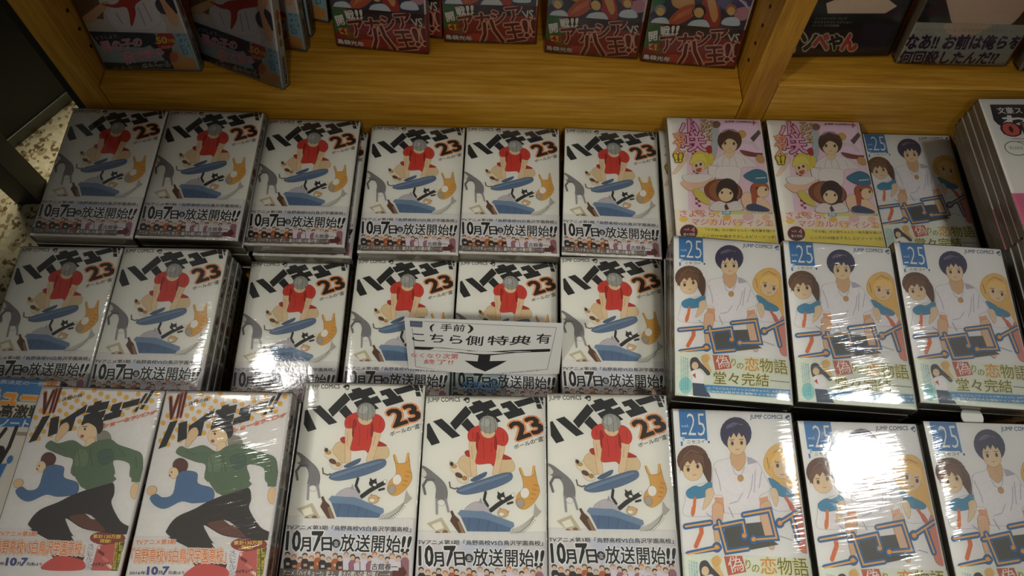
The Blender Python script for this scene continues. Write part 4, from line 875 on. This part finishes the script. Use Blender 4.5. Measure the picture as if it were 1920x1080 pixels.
stand('s', -.4866, .6317, VL, R(-.3), R(12), 'comic with red neckerchief cover standing against the left side panel', GS)
stand('s', -.3754, .6490, VL, R(-22.8), R(15), 'comic with red neckerchief cover turned sideways, nearest the shelf edge', GS)
stand('s', -.3641, .6850, VL, R(-10.1), R(12), 'comic with red neckerchief cover directly behind the turned copy', GS)
stand('s', -.3607, .7100, VL, R(-10.4), R(13), 'comic with red neckerchief cover, third back behind the turned copy', GS)
stand('s', -.3418, .7360, VL, R(-12), R(16), 'comic with red neckerchief cover, farthest back in the left bay', GS)
stand('g', -.2166, .6754, VL, R(-5.2), R(13.7), 'red-banded comic standing leftmost of the four front copies', GG)
stand('g', -.2007, .7060, VL, R(-8), R(15), 'red-banded comic half hidden behind the leftmost front copy', GG)
stand('g', -.0862, .6870, VL, R(-.5), R(9.8), 'red-banded comic standing second from left, set farthest back of the front four', GG)
stand('g', .0365, .6732, VL, R(-4.1), R(9), 'red-banded comic standing third from left in the bookcase', GG)
stand('g', .1534, .6612, VL, R(-4.6), R(13), 'red-banded comic standing rightmost, next to the wooden divider', GG)
stand('e', .3123, .6457, VR, R(2.5), R(14), 'black special-edition comic standing just right of the wooden divider', None)
stand('d', .4462, .6406, VR, R(-.4), R(10.5), 'black comic with pale band and purple lettering, leaning in right bay', GD)
stand('d', .5880, .6330, VR, R(0), R(10.5), 'black comic with pale band cut off at the right picture edge', GD)

# ------------------------------------------------------------------ handwritten shop card in a clear stand
Zs = -.7655
bl = Vector((-.1075, .2700, Zs)); br = Vector((.0515, .2685, Zs)); tl = Vector((-.1150, .3010, -.7010)); tr_ = Vector((.0448, .3030, -.7010))
xa = (br - bl).normalized(); ya = ((tl - bl) - xa * (tl - bl).dot(xa)).normalized(); za = xa.cross(ya)
CW, CH = .160, .0715
st = bpy.data.objects.new('card_stand', None); C.objects.link(st); st.location = (-.03, .27, Zs + ZF)
tag(st, 'clear acrylic card stand with blue lettered foot on the middle row', 'stand')
cd = bpy.data.objects.new('shop_card', None); C.objects.link(cd)
cd.matrix_world = Matrix(((xa.x, ya.x, za.x, bl.x), (xa.y, ya.y, za.y, bl.y), (xa.z, ya.z, za.z, bl.z + ZF + .0012), (0, 0, 0, 1)))
tag(cd, 'white handwritten shop card with a black arrow pointing down', 'sign')
def bend(u, v): return .0035 * math.sin(math.pi * min(max(u / CW, 0), 1)) * (1 - v / CH)      # card bows gently forward at its foot
bm = bmesh.new(); n = 16; rows = []
for zo in (0, .0004):
    rows.append([[bm.verts.new((CW * i / n, CH * j / 4, bend(CW * i / n, CH * j / 4) + zo)) for i in range(n + 1)] for j in range(5)])
for j in range(4):
    for i in range(n):
        bm.faces.new((rows[1][j][i], rows[1][j][i + 1], rows[1][j + 1][i + 1], rows[1][j + 1][i])); bm.faces.new((rows[0][j][i + 1], rows[0][j][i], rows[0][j + 1][i], rows[0][j + 1][i + 1]))
for i in range(n):
    for j in (0, 4): bm.faces.new((rows[0][j][i], rows[0][j][i + 1], rows[1][j][i + 1], rows[1][j][i]))
for j in range(4):
    for i in (0, n): bm.faces.new((rows[0][j][i], rows[0][j + 1][i], rows[1][j + 1][i], rows[1][j][i]))
bmesh.ops.recalc_face_normals(bm, faces=bm.faces)
bm_obj('card_sheet', bm, paper('card_stock', (226, 224, 220)), cd)
def hom4(src, dst):
    import numpy as np
    A = []; b_ = []
    for (x, y), (X, Y) in zip(src, dst):
        A += [[x, y, 1, 0, 0, 0, -x * X, -y * X], [0, 0, 0, x, y, 1, -x * Y, -y * Y]]; b_ += [X, Y]
    return tuple(float(v) for v in np.linalg.solve(np.array(A), np.array(b_)))
HOM['CA'] = hom4([(15, 35), (1812, 60), (1845, 662), (150, 600)], [(0, 0), (160, 0), (160, 71.5), (0, 71.5)])
a = Art(160, 71.5, 159.5, 'CA')
K2 = (44, 44, 46)
for L in ([(115, 145), (165, 330), (222, 575)], [(222, 575), (650, 620), (1060, 640)], [(1590, 605), (1695, 600)], [(1695, 600), (1732, 110)], [(1732, 110), (1100, 95), (225, 70)]): a.line(L, 5, (120, 120, 120), False)
a.poly([(78, 66), (215, 70), (222, 138), (92, 132)], (96, 104, 124)); a.line([(100, 100), (205, 104)], 4, (140, 148, 160), False)
for P in ([(1060, 628), (1240, 622)],): pass
a.text('(', [(300, 100), (345, 100), (340, 180), (310, 178)], K2, .03); a.text('手前', [(412, 92), (685, 96), (680, 172), (425, 170)], K2, .015); a.text(')', [(715, 98), (775, 100), (772, 185), (725, 186)], K2, .03)
a.text('こちら側', [(125, 192), (905, 222), (905, 325), (140, 292)], K2, .014); a.text('特典', [(955, 215), (1470, 208), (1440, 312), (960, 318)], K2, .014); a.text('有', [(1510, 182), (1682, 190), (1680, 300), (1520, 296)], K2, .014)
a.poly([(175, 350), (500, 355), (880, 386), (1010, 388), (1250, 372), (1690, 360), (1702, 378), (1690, 394), (1300, 402), (1015, 430), (1015, 492), (1210, 490), (1110, 545), (985, 606), (860, 560), (735, 488), (882, 496), (882, 428), (600, 400), (180, 382)], K2)
a.text('なくなり次第', [(148, 425), (660, 415), (660, 475), (150, 468)], (206, 92, 88), .008); a.text('終了!!', [(300, 488), (615, 482), (612, 536), (305, 540)], (206, 92, 88), .01)
a.text('BOOKS KINOKUNIYA', [(1062, 628), (1592, 596), (1592, 616), (1064, 642)], (90, 90, 92), 0)
link('card_lettering', a.mesh('card_lettering', lambda u, v, z: (u / 1000, CH - v / 1000, bend(u / 1000, CH - v / 1000) + .0005 + z / 1000)), cd)
# acrylic stand: sloping back plate, foot plate, blue mark on the foot
Ms = Matrix.Translation(-st.location) @ cd.matrix_world
bm = bmesh.new(); add_box(bm, .052, .112, 0, .062, -.0032, -.0012, .0004); o = bm_obj('back_plate', bm, M['acrylic'], st); o.matrix_local = Ms
box('foot_plate', (-.036, .0270, -.030, -.004, -.0008, .0007), M['acrylic'], st, bev=.0003)
a = Art(63, 26, 62); BL2 = (70, 118, 170)
a.text('AMPACU', (16, 9, 55, 14), BL2, .02); a.text('VISTONE', (18, 16, 52, 20), BL2, .02)
link('foot_lettering', a.mesh('foot_lettering', lambda u, v, z: (-.036 + u / 1000, -.004 - v / 1000, .0009 + z / 1000)), st)
# round clear hang tab behind the rightmost front stack
bm = bmesh.new(); g = bmesh.ops.create_cone(bm, cap_ends=True, segments=28, radius1=.0105, radius2=.0105, depth=.0012)['verts']
o = bm_obj('round_tag', bm, paper('tag_plastic', (206, 206, 198))); o.location = (.4475, .2162, -.709 + ZF); tag(o, 'small round white plastic tag behind the rightmost front stack', 'tag')
